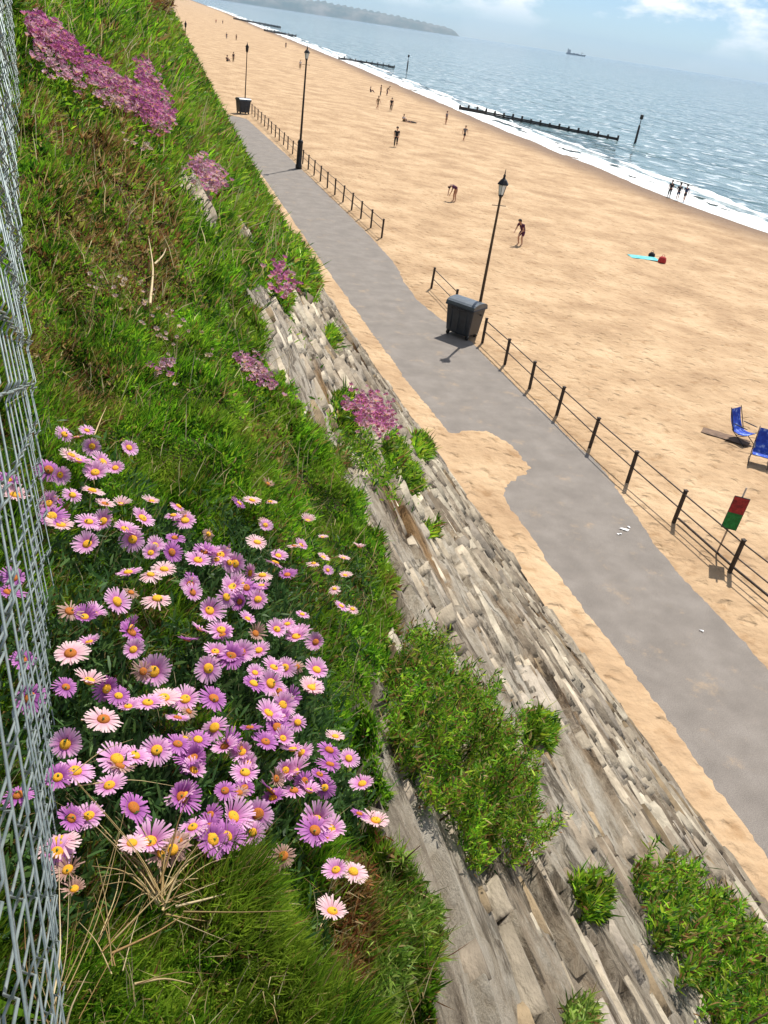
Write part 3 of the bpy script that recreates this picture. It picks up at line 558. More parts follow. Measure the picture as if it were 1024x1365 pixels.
clump('dead_plant', 'rusty brown withered plant below the lowest pair of daisies', 'plant', [(455, 1170), (490, 1165), (498, 1230), (488, 1300), (462, 1330), (435, 1290), (440, 1220)], 1300, .04, np.array([[.30, .11, .035], [.38, .17, .06], [.2, .07, .025]]), .5)
clump('weed_tuft', 'hanging green tuft just below the magenta flowers on the rock face', 'plant', [(505, 585), (530, 590), (548, 625), (560, 658), (540, 655), (515, 625)], 4200, .16, FR, .06, .8, stems=2)
clump('weed_tuft', 'green tuft immediately left of the magenta flowers on the rock face', 'plant', [(440, 540), (462, 535), (475, 560), (468, 578), (448, 565)], 2400, .11, FR, .06, stems=2)
clump('weed_tuft', 'green tuft immediately right of the hanging tuft near the sand', 'plant', [(545, 585), (562, 582), (573, 605), (565, 618), (550, 605)], 2200, .11, FR, .06, stems=2)
clump('weed_tuft', 'tiny dark tuft high on the rock left of the sand strip', 'plant', [(432, 445), (444, 448), (450, 465), (440, 470)], 500, .07, FR, .06, stems=1)
clump('weed_tuft', 'tiny olive tuft on bare rock under the green left tuft', 'plant', [(444, 592), (458, 592), (464, 612), (450, 618)], 500, .05, YG, .3, stems=1)
clump('weed_tuft', 'small faint weed at mid rock face above the widest streaks', 'plant', [(565, 695), (582, 695), (586, 712), (572, 714)], 300, .05, FR, .2, stems=1)
clump('shrub', 'dense green shrub spilling over the wall next to the sand strip', 'shrub', [(372, 320), (395, 328), (422, 372), (420, 398), (400, 400), (380, 370)], 5200, .45, FR, .08, leafk=.8)
clump('shrub', 'narrow green shrub hanging over the top of the bare rock', 'shrub', [(345, 380), (362, 372), (384, 405), (380, 425), (362, 418)], 3200, .22, FR, .08, leafk=.8)
clump('shrub', 'brown leafless shrub on the skyline at the very top of the bank', 'shrub', [(180, -30), (225, -30), (228, 12), (216, 30), (196, 20)], 2600, 1.6, BROWNS*.55, .3, stems=8)

# -------- daisies
def flower_meshes():
    tones = {'lilac': ((.83, .53, .71), (.56, .15, .48)), 'purple': ((.60, .24, .56), (.27, .035, .29)), 'pale': ((.84, .62, .62), (.72, .36, .46)), 'faded': ((.52, .34, .28), (.38, .2, .16))}
    out = {}
    for nm, (tipc, basec) in tones.items():
        for var in range(4):
            r = np.random.default_rng(hash(nm) % 1000 + var if False else len(nm)*7+var); n = 46 if nm != 'faded' else 30
            V, Q, C = [], [], []
            for i in range(n):
                a = 2*math.pi*i/n+r.normal(0, .05); rad = 1+r.normal(0, .06); dz = r.normal(0, .06)+(.02 if i % 2 else -.03)+.14*math.sin(a+var)
                if var > 1 and r.random() < .12: continue
                rad *= 1-.10*math.cos(a*1.0+var*2)
                if nm == 'faded': rad *= .8+.3*r.random(); dz -= .35*r.random()
                w_ = .072*(.8+.4*r.random()); cup = (.06, .26, .52, -.14)[var]
                ca, sa = math.cos(a), math.sin(a); o = len(V)
                for rr, ww, zz, k in ((.30, .5, .0, 0), (.66, 1., cup*.65+dz*.5, .55), (rad, .62, cup+dz-(.06 if r.random() < .3 else 0), 1)):
                    for sgn in (-1, 1): V.append((rr*ca-sgn*w_*ww*sa, rr*sa+sgn*w_*ww*ca, zz)); C.append(np.array(basec)*(1-k)+np.array(tipc)*k)
                Q += [(o, o+1, o+3, o+2), (o+2, o+3, o+5, o+4)]
                C[o:] = [c*(.88+.24*r.random()) for c in C[o:]]
            V = np.array(V)*.5
            me = npmesh('flower', V, [np.array(Q)], False, {'col': np.array(C)}); me.materials.append(M['petal']); out[nm, var] = me
    d = MB(); d.lathe([(.17, -.05), (.185, .01), (.16, .06), (.09, .085), (.02, .08)], n=14)
    out['disc'] = d.mesh('flower_centre'); out['disc'].materials.append(M['disc'])
    out['disc2'] = out['disc'].copy(); out['disc2'].materials.clear(); out['disc2'].materials.append(M['disc_dark'])
    return out
FM = flower_meshes()
# (x, y, tone) of each flower head told apart in the photograph
FL = """86 579 l;102 583 l;116 574 l;123 595 l;95 607 p;104 614 l;172 597 l;65 626 u;80 633 l;127 630 l;154 624 l;137 616 l;123 654 p;73 664 u;69 688 u;81 700 p;140 672 p;161 672 p;202 668 p;138 695 l;190 691 l;238 675 l;231 687 l;247 694 l;167 706 l;177 719 l;233 717 u;201 737 l;171 763 l;201 766 p;264 747 l;280 736 l;294 740 l;257 773 u;257 790 l;278 712 f;219 759 p;
336 667 p;360 669 p;354 700 l;410 694 p;430 716 p;479 729 p;343 723 p;392 728 p;431 743 p;458 744 p;418 751 p;437 760 l;460 767 p;371 741 l;367 750 l;303 734 l;289 746 l;306 750 l;334 764 l;350 767 p;323 778 l;302 796 l;320 802 u;344 799 l;330 825 l;446 785 p;455 808 l;470 812 p;403 819 l;369 839 l;383 832 l;395 849 l;421 856 l;295 840 l;
156 802 l;93 815 f;126 817 l;210 798 p;119 856 l;178 866 l;175 843 u;94 871 p;249 853 u;266 839 l;287 869 l;278 891 l;191 895 f;205 895 l;119 908 p;88 916 u;142 918 u;171 942 l;197 937 l;219 930 p;247 932 l;285 931 u;237 957 l;138 959 p;286 970 l;87 992 l;237 992 u;264 986 u;209 1000 l;180 1007 l;156 1012 l;259 1012 u;
322 869 l;345 867 l;365 890 l;380 890 l;340 897 l;361 911 l;372 921 l;422 893 l;415 917 p;358 951 l;377 940 l;397 963 l;333 970 u;354 989 u;370 970 u;300 995 l;330 1019 l;323 1003 l;402 1004 l;439 1000 u;447 982 p;465 1011 l;392 1029 l;440 1019 u;368 1038 f;412 1054 l;433 1050 u;483 1045 l;300 1054 u;326 1050 u;361 1054 u;
100 1028 l;146 1047 l;258 1027 l;242 1063 u;178 1077 u;257 1103 l;280 1087 u;200 1122 l;176 1124 p;118 1088 l;95 1091 u;80 1122 p;99 1185 f;284 1120 u;237 1122 f;311 1089 l;344 1085 l;422 1094 l;420 1107 u;442 1105 l;432 1117 l;479 1085 u;501 1094 p;448 1160 l;471 1162 p;443 1215 p;378 1141 f;364 1064 u;
10 640 u;18 770 u;12 790 u;30 880 u;20 660 p;40 930 u;25 1060 u"""
TN = dict(l='lilac', u='purple', p='pale', f='faded')
fl = [(float(a.split()[0]), float(a.split()[1]), TN[a.split()[2]]) for a in FL.replace('\n', '').split(';') if a.strip()]
for (x, y, tn) in list(fl):                       # half hidden heads lower down between the others
    if y > 640 and 60 < x < 420 and rng.random() < .5: fl.append((x+rng.normal(0, 17), y+rng.normal(4, 15), ('purple', 'lilac', 'purple', 'faded', 'lilac')[rng.integers(5)]))
CL = [((20, 700), 'lilac daisy plant showing through the wire mesh at the left edge'), ((95, 620), 'uppermost lilac daisy clump of the near mass beside the wire fence'), ((190, 700), 'loose lilac daisy clump below the dark hollow in the bank'),
      ((430, 745), 'sparse daisy plant with faded small pale heads near the rock edge'), ((315, 765), 'tight bright lilac daisy cluster at the top middle of the near mass'), ((130, 860), 'scattered daisy clump with wide gaps close to the wire fence'),
      ((300, 860), 'dense lilac daisy cluster in the very middle of the near mass'), ((395, 900), 'lilac daisy clump on the right flank facing the green grass'), ((225, 975), 'crowded violet daisy cluster with orange centres at lower middle'),
      ((120, 1060), 'lilac daisy plant tangled in dry straw beside the fence'), ((275, 1080), 'purple daisy cluster directly above the dry straw tuft'), ((355, 975), 'dark violet daisy clump half shaded by its neighbours'),
      ((440, 1050), 'pink daisy clump nearest the bare rock on the right'), ((452, 1175), 'lowest trio of daisies above the rusty withered plant')]
cc = np.array([c for c, _ in CL]); groups = {}
for f in fl: groups.setdefault(int(np.argmin(((cc-np.array(f[:2]))**2).sum(1))), []).append(f)
for gi, items in groups.items():
    q = np.array([i[:2] for i in items]); Q, okk, t, hh = hit(q[:, 0], q[:, 1], .10); mean = Q.mean(0)-np.array([0, 0, .1])
    root = empty('daisy_plant', tuple(mean), label=CL[gi][1], cat='flower', group='seaside daisies on the near bank')
    for (x, y, tone), P, tt, hz in zip(items, Q, t, hh):
        tocam = CAM-P; tocam /= np.linalg.norm(tocam); nz = np.array([.15, .2, .75])+tocam*.42+rng.normal(0, .34, 3)
        if tone == 'pale': nz = np.array([.2, .25, 1.])+tocam*.15+rng.normal(0, .12, 3)
        d = .0425*(.72+.42*rng.random())*(.82 if tone == 'faded' else 1)*(.85 if x > 400 and y < 830 else 1)
        rot = Vector(nz).to_track_quat('Z', 'Y').to_matrix().to_4x4() @ Matrix.Rotation(rng.random()*6.28, 4, 'Z')
        fo = link('flower', FM[tone, int(rng.choice(4, p=[.4, .3, .15, .15]))], None, root)
        fo.matrix_local = Matrix.Translation(Vector(P-mean)) @ rot @ Matrix.Diagonal((d, d, d, 1))
        dk = 'disc2' if (tone in ('purple', 'faded') and rng.random() < .65) or rng.random() < .1 else 'disc'
        link('flower_centre', FM[dk], None, fo)
        foot = np.array([P[0]+rng.normal(0, .02), P[1]+rng.normal(0, .02), min(hz-.02, P[2]-.05)])
        inv = fo.matrix_local.inverted(); tr = Matrix.Translation(Vector(-mean))
        nv = Vector(nz).normalized(); a = Vector(P)-nv*d*.05; pts = [a, a-nv*.03, (a-nv*.03).lerp(Vector(foot), .5)+Vector(rng.normal(0, .006, 3)), Vector(foot)]
        mb = MB(); mb.tube([inv @ (p_-Vector(mean)) for p_ in pts], [.0016/d, .0014/d, .0014/d, .0016/d], 5); mb.build('stem', M['stem'], fo)
    # leaves of the plant: spoon-shaped rosettes and a few buds
    n = 150*len(items); jit = rng.normal(0, .04, (n, 3)); src = Q[rng.integers(len(Q), size=n)]+jit*np.array([1, 1, 0]); src[:, 2] += -1.07*jit[:, 0]-.055-.06*rng.random(n)
    lv = Leaves(); cg = pal(np.array([[.045, .11, .03], [.08, .17, .045], [.11, .20, .05], [.03, .075, .02]]), n)
    lv.add(*blades(src, np.tile([.35, .1, .8], (n, 1)), .012+.018*rng.random(n), .003+.0035*rng.random(n), .6, cg)); lv.build('foliage', M['leaf'], root, loc=mean, kind='stuff')
def far_flowers(label, poly, n, tone, dia=.04, height=.12, spread=None, name='daisy_plant'):
    q = poly_pts(poly, n, rough=.05); t0 = np.median(hit(q[:30, 0], q[:30, 1])[2]); height = max(height*.6, .026*t0); Q, okk, t, hh = hit(q[:, 0], q[:, 1], height); Q = Q[okk]; n = len(Q); mean = Q.mean(0)-np.array([0, 0, height])
    root = empty(name, tuple(mean), label=label, cat='flower', group='flower clumps farther along the bank')
    V, Fq, C = [], [], []; cols = dict(mag=((.70, .19, .55), (.48, .08, .40), (.80, .45, .67)), lil=((.74, .38, .62), (.58, .2, .5), (.80, .56, .68)), pale=((.82, .70, .62), (.78, .58, .62), (.7, .6, .45)))[tone]
    for P in Q:
        nz = np.array([.2, .1, .8])+(CAM-P)/np.linalg.norm(CAM-P)*.5+rng.normal(0, .3, 3); m = np.array(Vector(nz).to_track_quat('Z', 'Y').to_matrix()); d = dia*(.7+.6*rng.random()); c0 = np.array(cols[rng.integers(3)])
        P = P+rng.normal(0, height*.12, 3); o = len(V); V.append(P+m @ np.array([0, 0, -.1*d])); C.append(np.array([.7, .4, .12]))
        for i in range(14):
            a = 6.283*i/14; rr = d*.5*(.85+.3*rng.random() if i % 2 else .5); V.append(P+m @ np.array([rr*math.cos(a), rr*math.sin(a), d*(.25+.2*rng.random())])); C.append(c0*((.8 if i % 2 else .5)+.4*rng.random()))
        Fq += [(o, o+1+i, o+1+(i+1) % 14) for i in range(14)]
    me = npmesh('flower_heads', np.array(V)-mean, [np.array(Fq)], False, {'col': np.array(C)}); link('flower_heads', me, M['petal'], root, kind='stuff')
    n2 = n*5; jit = rng.normal(0, height*.35, (n2, 3)); src = Q[rng.integers(n, size=n2)]+jit*np.array([1, 1, .2]); src[:, 2] -= height*.9+1.1*jit[:, 0]
    tm = np.median(t); lv = Leaves(); lv.add(*blades(src, np.tile([.3, .1, .8], (n2, 1)), np.clip(tm*.007, .015, .2)*(.6+rng.random(n2)), np.clip(tm*.0016, .003, .03)*(.6+rng.random(n2)), .6, pal(GREENS, n2))); lv.build('foliage', M['leaf'], root, loc=mean, kind='stuff')
far_flowers('long drift of pink flowers slanting down from the top left corner', [(35, 22), (60, 25), (110, 70), (165, 105), (200, 140), (225, 170), (205, 165), (150, 120), (100, 90), (60, 55), (35, 40)], 800, 'mag', .031)
far_flowers('loose paler pink flowers under the long drift at the top left', [(45, 60), (100, 92), (150, 125), (175, 150), (120, 125), (60, 90)], 150, 'lil', .028)
far_flowers('tall steep spire of magenta flowers on the upper bank', [(186, 78), (198, 82), (212, 120), (233, 158), (226, 168), (200, 160), (182, 125)], 560, 'mag', .036, .12)
far_flowers('small pink flower patch above the pale bare rock strip', [(258, 215), (272, 212), (296, 240), (290, 252), (270, 240)], 150, 'lil', .042, .1)
far_flowers('tiny pink flower patch by the shrub next to the sand strip', [(364, 362), (376, 358), (390, 384), (382, 392)], 70, 'mag', .045, .14)
far_flowers('pink flower patch at the edge where the bank meets bare rock', [(310, 478), (345, 470), (362, 500), (370, 530), (358, 525), (330, 495)], 90, 'lil', .024)
far_flowers('magenta flower cushion growing alone on the bare rock face', [(465, 535), (490, 526), (520, 538), (524, 565), (508, 575), (485, 560)], 300, 'mag', .034, .12)
far_flowers('few pale pink flowers lying in the grass at mid bank', [(196, 485), (235, 482), (232, 500), (205, 500)], 16, 'lil', .022)
far_flowers('faded cream seed heads scattered across the middle of the bank', [(100, 370), (180, 355), (260, 440), (300, 490), (240, 520), (150, 400)], 50, 'pale', .016)
far_flowers('faded cream seed heads at the foot of the long flower drift', [(165, 180), (190, 180), (205, 200), (180, 205)], 12, 'pale', .026)
# dry straw tuft and single dead stalks, each straw along a line seen in the photograph
def straw_tuft(label, lines, per, off, wid, cols, cat='grass', name='dry_grass_tuft'):
    allP = [hit([p[0] for p in l], [p[1] for p in l], off)[0] for l in lines]; mean = np.concatenate(allP).mean(0)-np.array([0, 0, off])
    root = empty(name, tuple(mean), label=label, cat=cat)
    for P in allP:
        for k in range(per):
            j = rng.normal(0, .016 if per > 1 else 0, 3); s_ = .55+.6*rng.random(); c = (P[0]+P[-1])/2
            # smooth curve through the control points
            tt = np.linspace(0, 1, 9); tp = np.linspace(0, 1, len(P)); Q = np.stack([np.interp(tt, tp, P[:, a]) for a in range(3)], 1)
            for _ in range(2): Q[1:-1] = (Q[:-2]+Q[2:]+2*Q[1:-1])/4
            Q = P[0]+(Q-P[0])*s_+j*np.linspace(.4, 2.2, 9)[:, None]-mean
            side = np.cross(np.gradient(Q, axis=0), rng.normal(0, 1, 3)); side /= np.linalg.norm(side, axis=1, keepdims=True)+1e-9; w_ = wid*(.5+.8*rng.random())*np.linspace(1, .25, 9)[:, None]
            V = np.stack([Q-side*w_, Q+side*w_, Q+np.cross(side, np.gradient(Q, axis=0)/np.linalg.norm(np.gradient(Q, axis=0), axis=1, keepdims=True))*w_*.7], 1).reshape(-1, 3)
            fq = [(i*3+a, i*3+(a+1) % 3, i*3+3+(a+1) % 3, i*3+3+a) for i in range(8) for a in range(3)]
            col = np.array(cols[rng.integers(len(cols))])*(.8+.4*rng.random())
            link('straw', npmesh('straw', V, [np.array(fq)], True, {'col': np.tile(col, (len(V), 1))}), M['straw'], root)
ST = [(.42, .30, .13), (.52, .40, .2), (.34, .21, .08), (.6, .48, .28)]
straw_tuft('tangled tuft of bleached straw lying across the lower daisies', [[(215, 1205), (180, 1150), (130, 1105), (75, 1055)], [(215, 1205), (250, 1160), (300, 1148)], [(220, 1200), (260, 1175), (285, 1168), (320, 1172)], [(210, 1190), (185, 1135), (150, 1120)], [(140, 1265), (190, 1215), (215, 1170)], [(165, 1300), (185, 1245), (200, 1220)], [(90, 1050), (130, 1045), (165, 1060)], [(215, 1200), (175, 1120), (120, 1085)], [(65, 1330), (75, 1250), (66, 1170), (60, 1090)], [(80, 1365), (70, 1290), (85, 1200)], [(225, 1215), (275, 1215), (318, 1210)], [(220, 1205), (245, 1140), (285, 1120)]], 6, .09, .0015, ST)
straw_tuft('single pale dead stalk leaning below the lowest daisies', [[(440, 1205), (420, 1180), (385, 1150)], [(405, 1290), (425, 1240), (440, 1205)]], 1, .06, .002, ST, 'stalk', 'dead_stalk')
straw_tuft('upright pale dead stalk standing in the middle of the bank', [[(200, 405), (205, 360), (198, 318)], [(206, 352), (218, 340), (222, 330)]], 1, .08, .006, ST, 'stalk', 'dead_stalk')
straw_tuft('dry bent stalk left of the dark hollow in the bank', [[(125, 580), (138, 548), (148, 528)]], 1, .06, .004, ST, 'stalk', 'dead_stalk')

# -------- chain-link fence, a hand's breadth from the lens
def chain_fence():
    az = math.radians(-4.7); dv = np.array([math.sin(az), math.cos(az), 0]); nv = np.array([math.cos(az), -math.sin(az), 0]); o0 = np.array([0, 0, 0.])-nv*.036
    root = empty('chain_link_fence', (o0[0], 0, 9), label='galvanised chain link fence running along the left edge at the bank top', cat='fence')
    half = .035; rows = 42
    mb = MB(); pts = []
    for i in range(rows+1):
        pts.append((0, (half if i % 2 else -half)*1.06, i*half, (1 if i % 2 else -1)))
    P = []
    for (x, y, z, s_) in pts:                                  # rounded hooks at each bend
        P += [(-.003*s_*0-.0035, y*.86, z-half*.14), (0, y, z), (.0035, y*.86, z+half*.14)]
    mb.tube(P, .00095, 5); wire = mb.mesh('wire'); wire.materials.append(M['galv'])
    L = np.arange(-.5, 5.2, half*2)
    tops = []
    for k, l in enumerate(L):
        p = o0+dv*l; sag = .012*math.sin(l*2.1)+.006*math.sin(l*5.3+1)+.004*rng.normal()
        p = p+nv*sag*min(1, max(0, l-.2)); gz = float(h_base(np.array([p[0]]), np.array([p[1]]))[0])-.03
        w_ = bpy.data.objects.new('wire', wire); COL.objects.link(w_); w_.parent = root
        w_.matrix_local = Matrix.Translation(Vector((p[0]-o0[0], p[1], gz-9+(half if k % 2 else 0)))) @ Matrix.Rotation(-az, 4, 'Z') @ Matrix.Rotation(math.pi*(k % 2)*0, 4, 'Z')
        tops.append((p[0]-o0[0], p[1], gz-9+rows*half-.02))
    mb = MB(); mb.tube(tops, .002, 5); mb.build('top_strand', M['galv'], root)
    mb = MB(); mb.box((-.06, -.62, .55), (.09, .09, 1.9), bev=.008); mb.build('post', noisy('fence_post', [(.3, .29, .27), (.42, .4, .37)], scale=12, bump=.4), root)
chain_fence()

# ------------------------------------------------------------------ RAILING, LAMPS, BINS, SIGN
def gz(x, y): return max(float(sand_z(np.array([x]), np.array([y]))[0]), 0.)
def railing(label, pts, h=1.0, low=None):
    root = empty('railing', (*pts[0], 0), label=label, cat='railing'); o = Vector((*pts[0], 0))
    pm = MB(); pm.box((0, 0, h/2-.1), (.085, .085, h+.2), bev=.01); pm.box((0, 0, h+.012), (.105, .105, .03), bev=.008); pm.tube([(-.055, 0, h*.93), (-.03, 0, h*.93)], .018, 6); pm = pm.mesh('post'); pm.materials.append(M['post'])
    tilt = []
    for (x, y) in pts:
        p = bpy.data.objects.new('post', pm); COL.objects.link(p); p.parent = root; p.location = Vector((x, y, 0))-o; p.rotation_euler = (rng.normal(0, .02), rng.normal(0, .02), rng.normal(0, .06))
    for k, zz in enumerate((h*.93, h*.52)):
        mb = MB(); mb.tube([(x-o.x, y-o.y, zz+rng.normal(0, .006)) for x, y in pts], .019, 6); mb.build('rail', M['rail'], root)
    if low:
        mb = MB(); mb.tube([(x-o.x+.10, y-o.y, .2) for x, y in pts if y < low], .03, 6); mb.build('edge_shadow_bar', M['post'], root)  # dark bar standing in for the shadow line along the promenade edge
def line_pts(pix): return [tuple(at_z(a, b)[:2]) for a, b in pix]
near = [(13.72, y) for y in (5.9, 8.1, 10.4)]+[(13.5, 12.7), (13.42, 14.92), (13.33, 17.07), (13.3, 19.2), (13.32, 21.46), (13.32, 23.56), (13.34, 25.75), (13.34, 27.95)]
railing('near dark post and rail railing running from the bin to the right edge', near, 1.0, low=15.5)
railing('short two post railing stub just beyond the wheeled bin', [(13.5, 31.6), (13.62, 34.9)])
railing('far row of railing posts between the tarmac path and the sand', [(13.85+.012*max(y-60, 0), y) for y in np.arange(44., 96, 2.25)], 1.05)
def lamp(x, y, h, label, style, z=0.):
    root = empty('street_lamp', (x, y, z), label=label, cat='street lamp', group='lamps along the promenade')
    mb = MB()
    if style == 'big': mb.lathe([(.24, -.1), (.24, .25), (.20, .3), (.19, 1.75), (.22, 1.8), (.16, 1.95), (.09, 2.0)], n=12); mb.build('base', M['black'], root); z0 = 1.95; r0 = .085
    else: mb.lathe([(.14, -.1), (.14, .12), (.10, .2), (.095, .9), (.11, .95), (.075, 1.05)], n=12); mb.build('base', M['pole'], root); z0 = 1.02; r0 = .062
    mb = MB(); mb.lathe([(r0, z0-.03), (r0*.85, h*.5), (r0*.65, h-1.0), (r0*.9, h-.98), (r0*.9, h-.94), (.03, h-.9)], n=10); mb.build('column', M['black'] if style == 'big' else M['pole'], root)
    if style != 'plain':
        ln = empty('lantern', parent=root); ln.location = (0, 0, h-.95); ln.scale = (.8, .8, .9)
        mb = MB(); mb.lathe([(.04, -.02), (.12, .04), (.125, .08), (.1, .1)], n=6, sm=False); mb.build('cradle', M['black'], ln)
        mb = MB(); mb.lathe([(.11, .09), (.19, .48), (.15, .49)], n=6, sm=False); mb.build('glass', M['glass'], ln)
        mb = MB(); mb.lathe([(.27, .47), (.27, .5), (.16, .64), (.07, .70), (.05, .76), (.07, .80), (.03, .86), (.012, 1.05)], n=6, sm=False); mb.build('hood', M['black'], ln)
        for k in range(6):
            q = math.pi/3*k; mb = MB(); mb.tube([(.115*math.cos(q), .115*math.sin(q), .08), (.198*math.cos(q), .198*math.sin(q), .48)], .010, 4); mb.build('glazing_bar', M['black'], ln)
        mb = MB(); mb.tube([(-.28, 0, h-1.25), (.28, 0, h-1.25)], .014, 6); mb.build('ladder_bar', M['black'], root)
    else:
        mb = MB(); mb.lathe([(.05, h-.93), (.13, h-.8), (.16, h-.45), (.19, h-.40), (.06, h-.2), (.015, h)], n=10); mb.build('lantern', M['black'], root)
    return root
lamp(13.42, 29.0, 6.15, 'bronze lamp post with hooded lantern rising behind the nearest wheeled bin', 'fine')
lamp(13.25, 64.6, 8.1, 'tallest black lamp post with a thick dark base on the path edge', 'big')
lamp(13.6, 96.5, 6.5, 'slim lamp post beside the distant bin', 'plain', gz(13.6, 96.5))
lamp(10.9, 141, 6.6, 'thin distant lamp post on the sand beyond the end of the path', 'plain', gz(10.9, 141))
lamp(11.8, 195, 6.6, 'faintest and farthest lamp post by the top of the bank', 'plain', gz(11.8, 195))
def wheelie(x, y, rz, label, sc=1., z=0):
    root = empty('wheeled_bin', (x, y, z), rz, label=label, cat='bin', group='wheeled refuse bins on the promenade'); root.scale = (sc,)*3
    mb = MB(); mb.box((0, 0, .68), (1.22, .92, 1.04), bev=.05, taper=.86); mb.build('body', M['binbody'], root)
    mb = MB(); mb.box((0, 0, 1.205), (1.32, 1.02, .07), bev=.025); mb.build('rim', M['binbody'], root)
    mb = MB(); V = []; n = 8                                  # domed lid
    for i in range(n+1):
        a = math.pi*i/n; yy = -.5*math.cos(a); zz = 1.235+.20*math.sin(a)**.7
        V += [(-.64, yy, zz), (.64, yy, zz)]
    mb.add(V, [(2*i, 2*i+1, 2*i+3, 2*i+2) for i in range(n)]+[tuple(range(0, 2*n+2, 2)), tuple(range(2*n+1, 0, -2))]); mb.build('lid', M['binlid'], root)
    for s_ in (-1, 1):
        mb = MB(); mb.tube([(s_*.64, 0, 1.02), (s_*.72, 0, 1.02)], .03, 8); mb.build('trunnion', M['rubber'], root)
        mb = MB(); mb.tube([(s_*.3, -.5, 1.12), (s_*.3, -.56, 1.12), (s_*.05, -.56, 1.12), (s_*.05, -.5, 1.12)], .014, 6); mb.build('handle', M['rubber'], root)
        for q in (-1, 1):
            wh = MB(); wh.tube([(s_*.45-.03, q*.3, .10), (s_*.45+.03, q*.3, .10)], .10, 14); wo = wh.build('wheel', M['rubber'], root)
            wh = MB(); wh.box((s_*.45, q*.3, .165), (.1, .06, .05)); wh.build('bracket', M['galv'], wo)
    for k in (-1, 0, 1):
        mb = MB(); mb.box((k*.34, -.455, .66), (.05, .03, .8), bev=.01); mb.build('rib', M['binbody'], root)
wheelie(12.82, 28.86, math.radians(-54), 'large dark wheeled bin with grey domed lid at the lamp post', 1.0)
wheelie(13.25, 95.2, math.radians(20), 'small far dark bin at the end of the railing', 1.05, gz(13.25, 95.2))
b_ = at_z(953, 743); sr = empty('flag_sign', (b_[0], b_[1], .03), math.radians(-32), label='leaning pole with a red over green warning board beside the near railing', cat='sign')
sr.rotation_euler = (math.radians(1), math.radians(2), math.radians(-30))
mb = MB(); mb.tube([(0, 0, -.1), (0, 0, 1.95)], .022, 8); mb.build('pole', noisy('sign_pole', [(.32, .25, .2), (.45, .38, .32)], scale=9), sr)
mb = MB(); mb.box((-.0, -.035, 1.27), (.36, .02, .88), bev=.006); brd = mb.build('board', pmat('board_edge', (.05, .05, .05)), sr)
mb = MB(); mb.box((0, -.048, 1.485), (.34, .006, .42)); mb.build('red_field', noisy('sign_red', [(.16, .01, .015), (.42, .03, .03)], scale=9, rough=.5), brd)
mb = MB(); mb.box((0, -.048, 1.055), (.34, .006, .42)); mb.build('green_field', noisy('sign_green', [(.005, .10, .02), (.02, .30, .06)], scale=9, rough=.5), brd)
for (a, b, s_) in ((832, 706, .16), (826, 712, .1), (935, 841, .07), (838, 703, .08)):
    p = at_z(a, b, .008); mb = MB(); q = rng.random()*3; n = 7
    mb.add([(s_*(.6+.4*math.sin(k*2.3+q))*math.cos(6.283*k/n), s_*.7*(.6+.4*math.cos(k*1.7+q))*math.sin(6.283*k/n), .004+.02*(k % 2)) for k in range(n)], [tuple(range(n))])
    o = mb.build('paper_scrap', M['white'], label={832: 'largest white paper scrap on the tarmac path', 826: 'white paper scrap left of the largest one on the path', 935: 'lone white scrap on the tarmac nearer the viewer', 838: 'small white scrap touching the right of the largest scrap'}[a], cat='litter', group='litter on the path'); o.location = tuple(p)

# ------------------------------------------------------------------ PEOPLE
SK = noisy('skin', [(.42, .22, .14), (.55, .32, .22)], scale=4, rough=.6)
def cloth(name, c): return noisy(name, [tuple(.75*a for a in c), c], scale=9, rough=.85)
CLM = {k: cloth('cloth_'+k, c) for k, c in dict(black=(.02, .02, .024), navy=(.02, .03, .08), white=(.7, .68, .65), red=(.45, .04, .04), plum=(.09, .02, .06), grey=(.16, .16, .18), teal=(.05, .25, .28), khaki=(.25, .19, .10)).items()}
HAIR = {k: pmat('hair_'+k, c, .7) for k, c in dict(dark=(.02, .014, .01), brown=(.09, .05, .025), fair=(.35, .24, .12)).items()}
def skin_mesh(name, V, E, Rd, sub=1):
    me = bpy.data.meshes.new(name); me.from_pydata(V, E, []); o = bpy.data.objects.new(name, me); COL.objects.link(o)
    md = o.modifiers.new('skin', 'SKIN'); md.use_smooth_shade = True; md.branch_smoothing = .4
    for i, r in enumerate(Rd):
        a, b = r if isinstance(r, tuple) else (r, r); me.skin_vertices[0].data[i].radius = (a, b)
    me.skin_vertices[0].data[0].use_root = True
    o.modifiers.new('sub', 'SUBSURF').levels = sub; o.modifiers['sub'].render_levels = sub
    dg = bpy.context.evaluated_depsgraph_get(); dg.update(); res = bpy.data.meshes.new_from_object(o.evaluated_get(dg)); bpy.data.objects.remove(o); res.polygons.foreach_set('use_smooth', [True]*len(res.polygons)); res.name = name
    return res
POSE = {}
def pose(name, hip, chest, neck, head, sh, el, wr, kn, an):
    POSE[name] = dict(hip=hip, chest=chest, neck=neck, head=head, sh=sh, el=el, wr=wr, kn=kn, an=an)
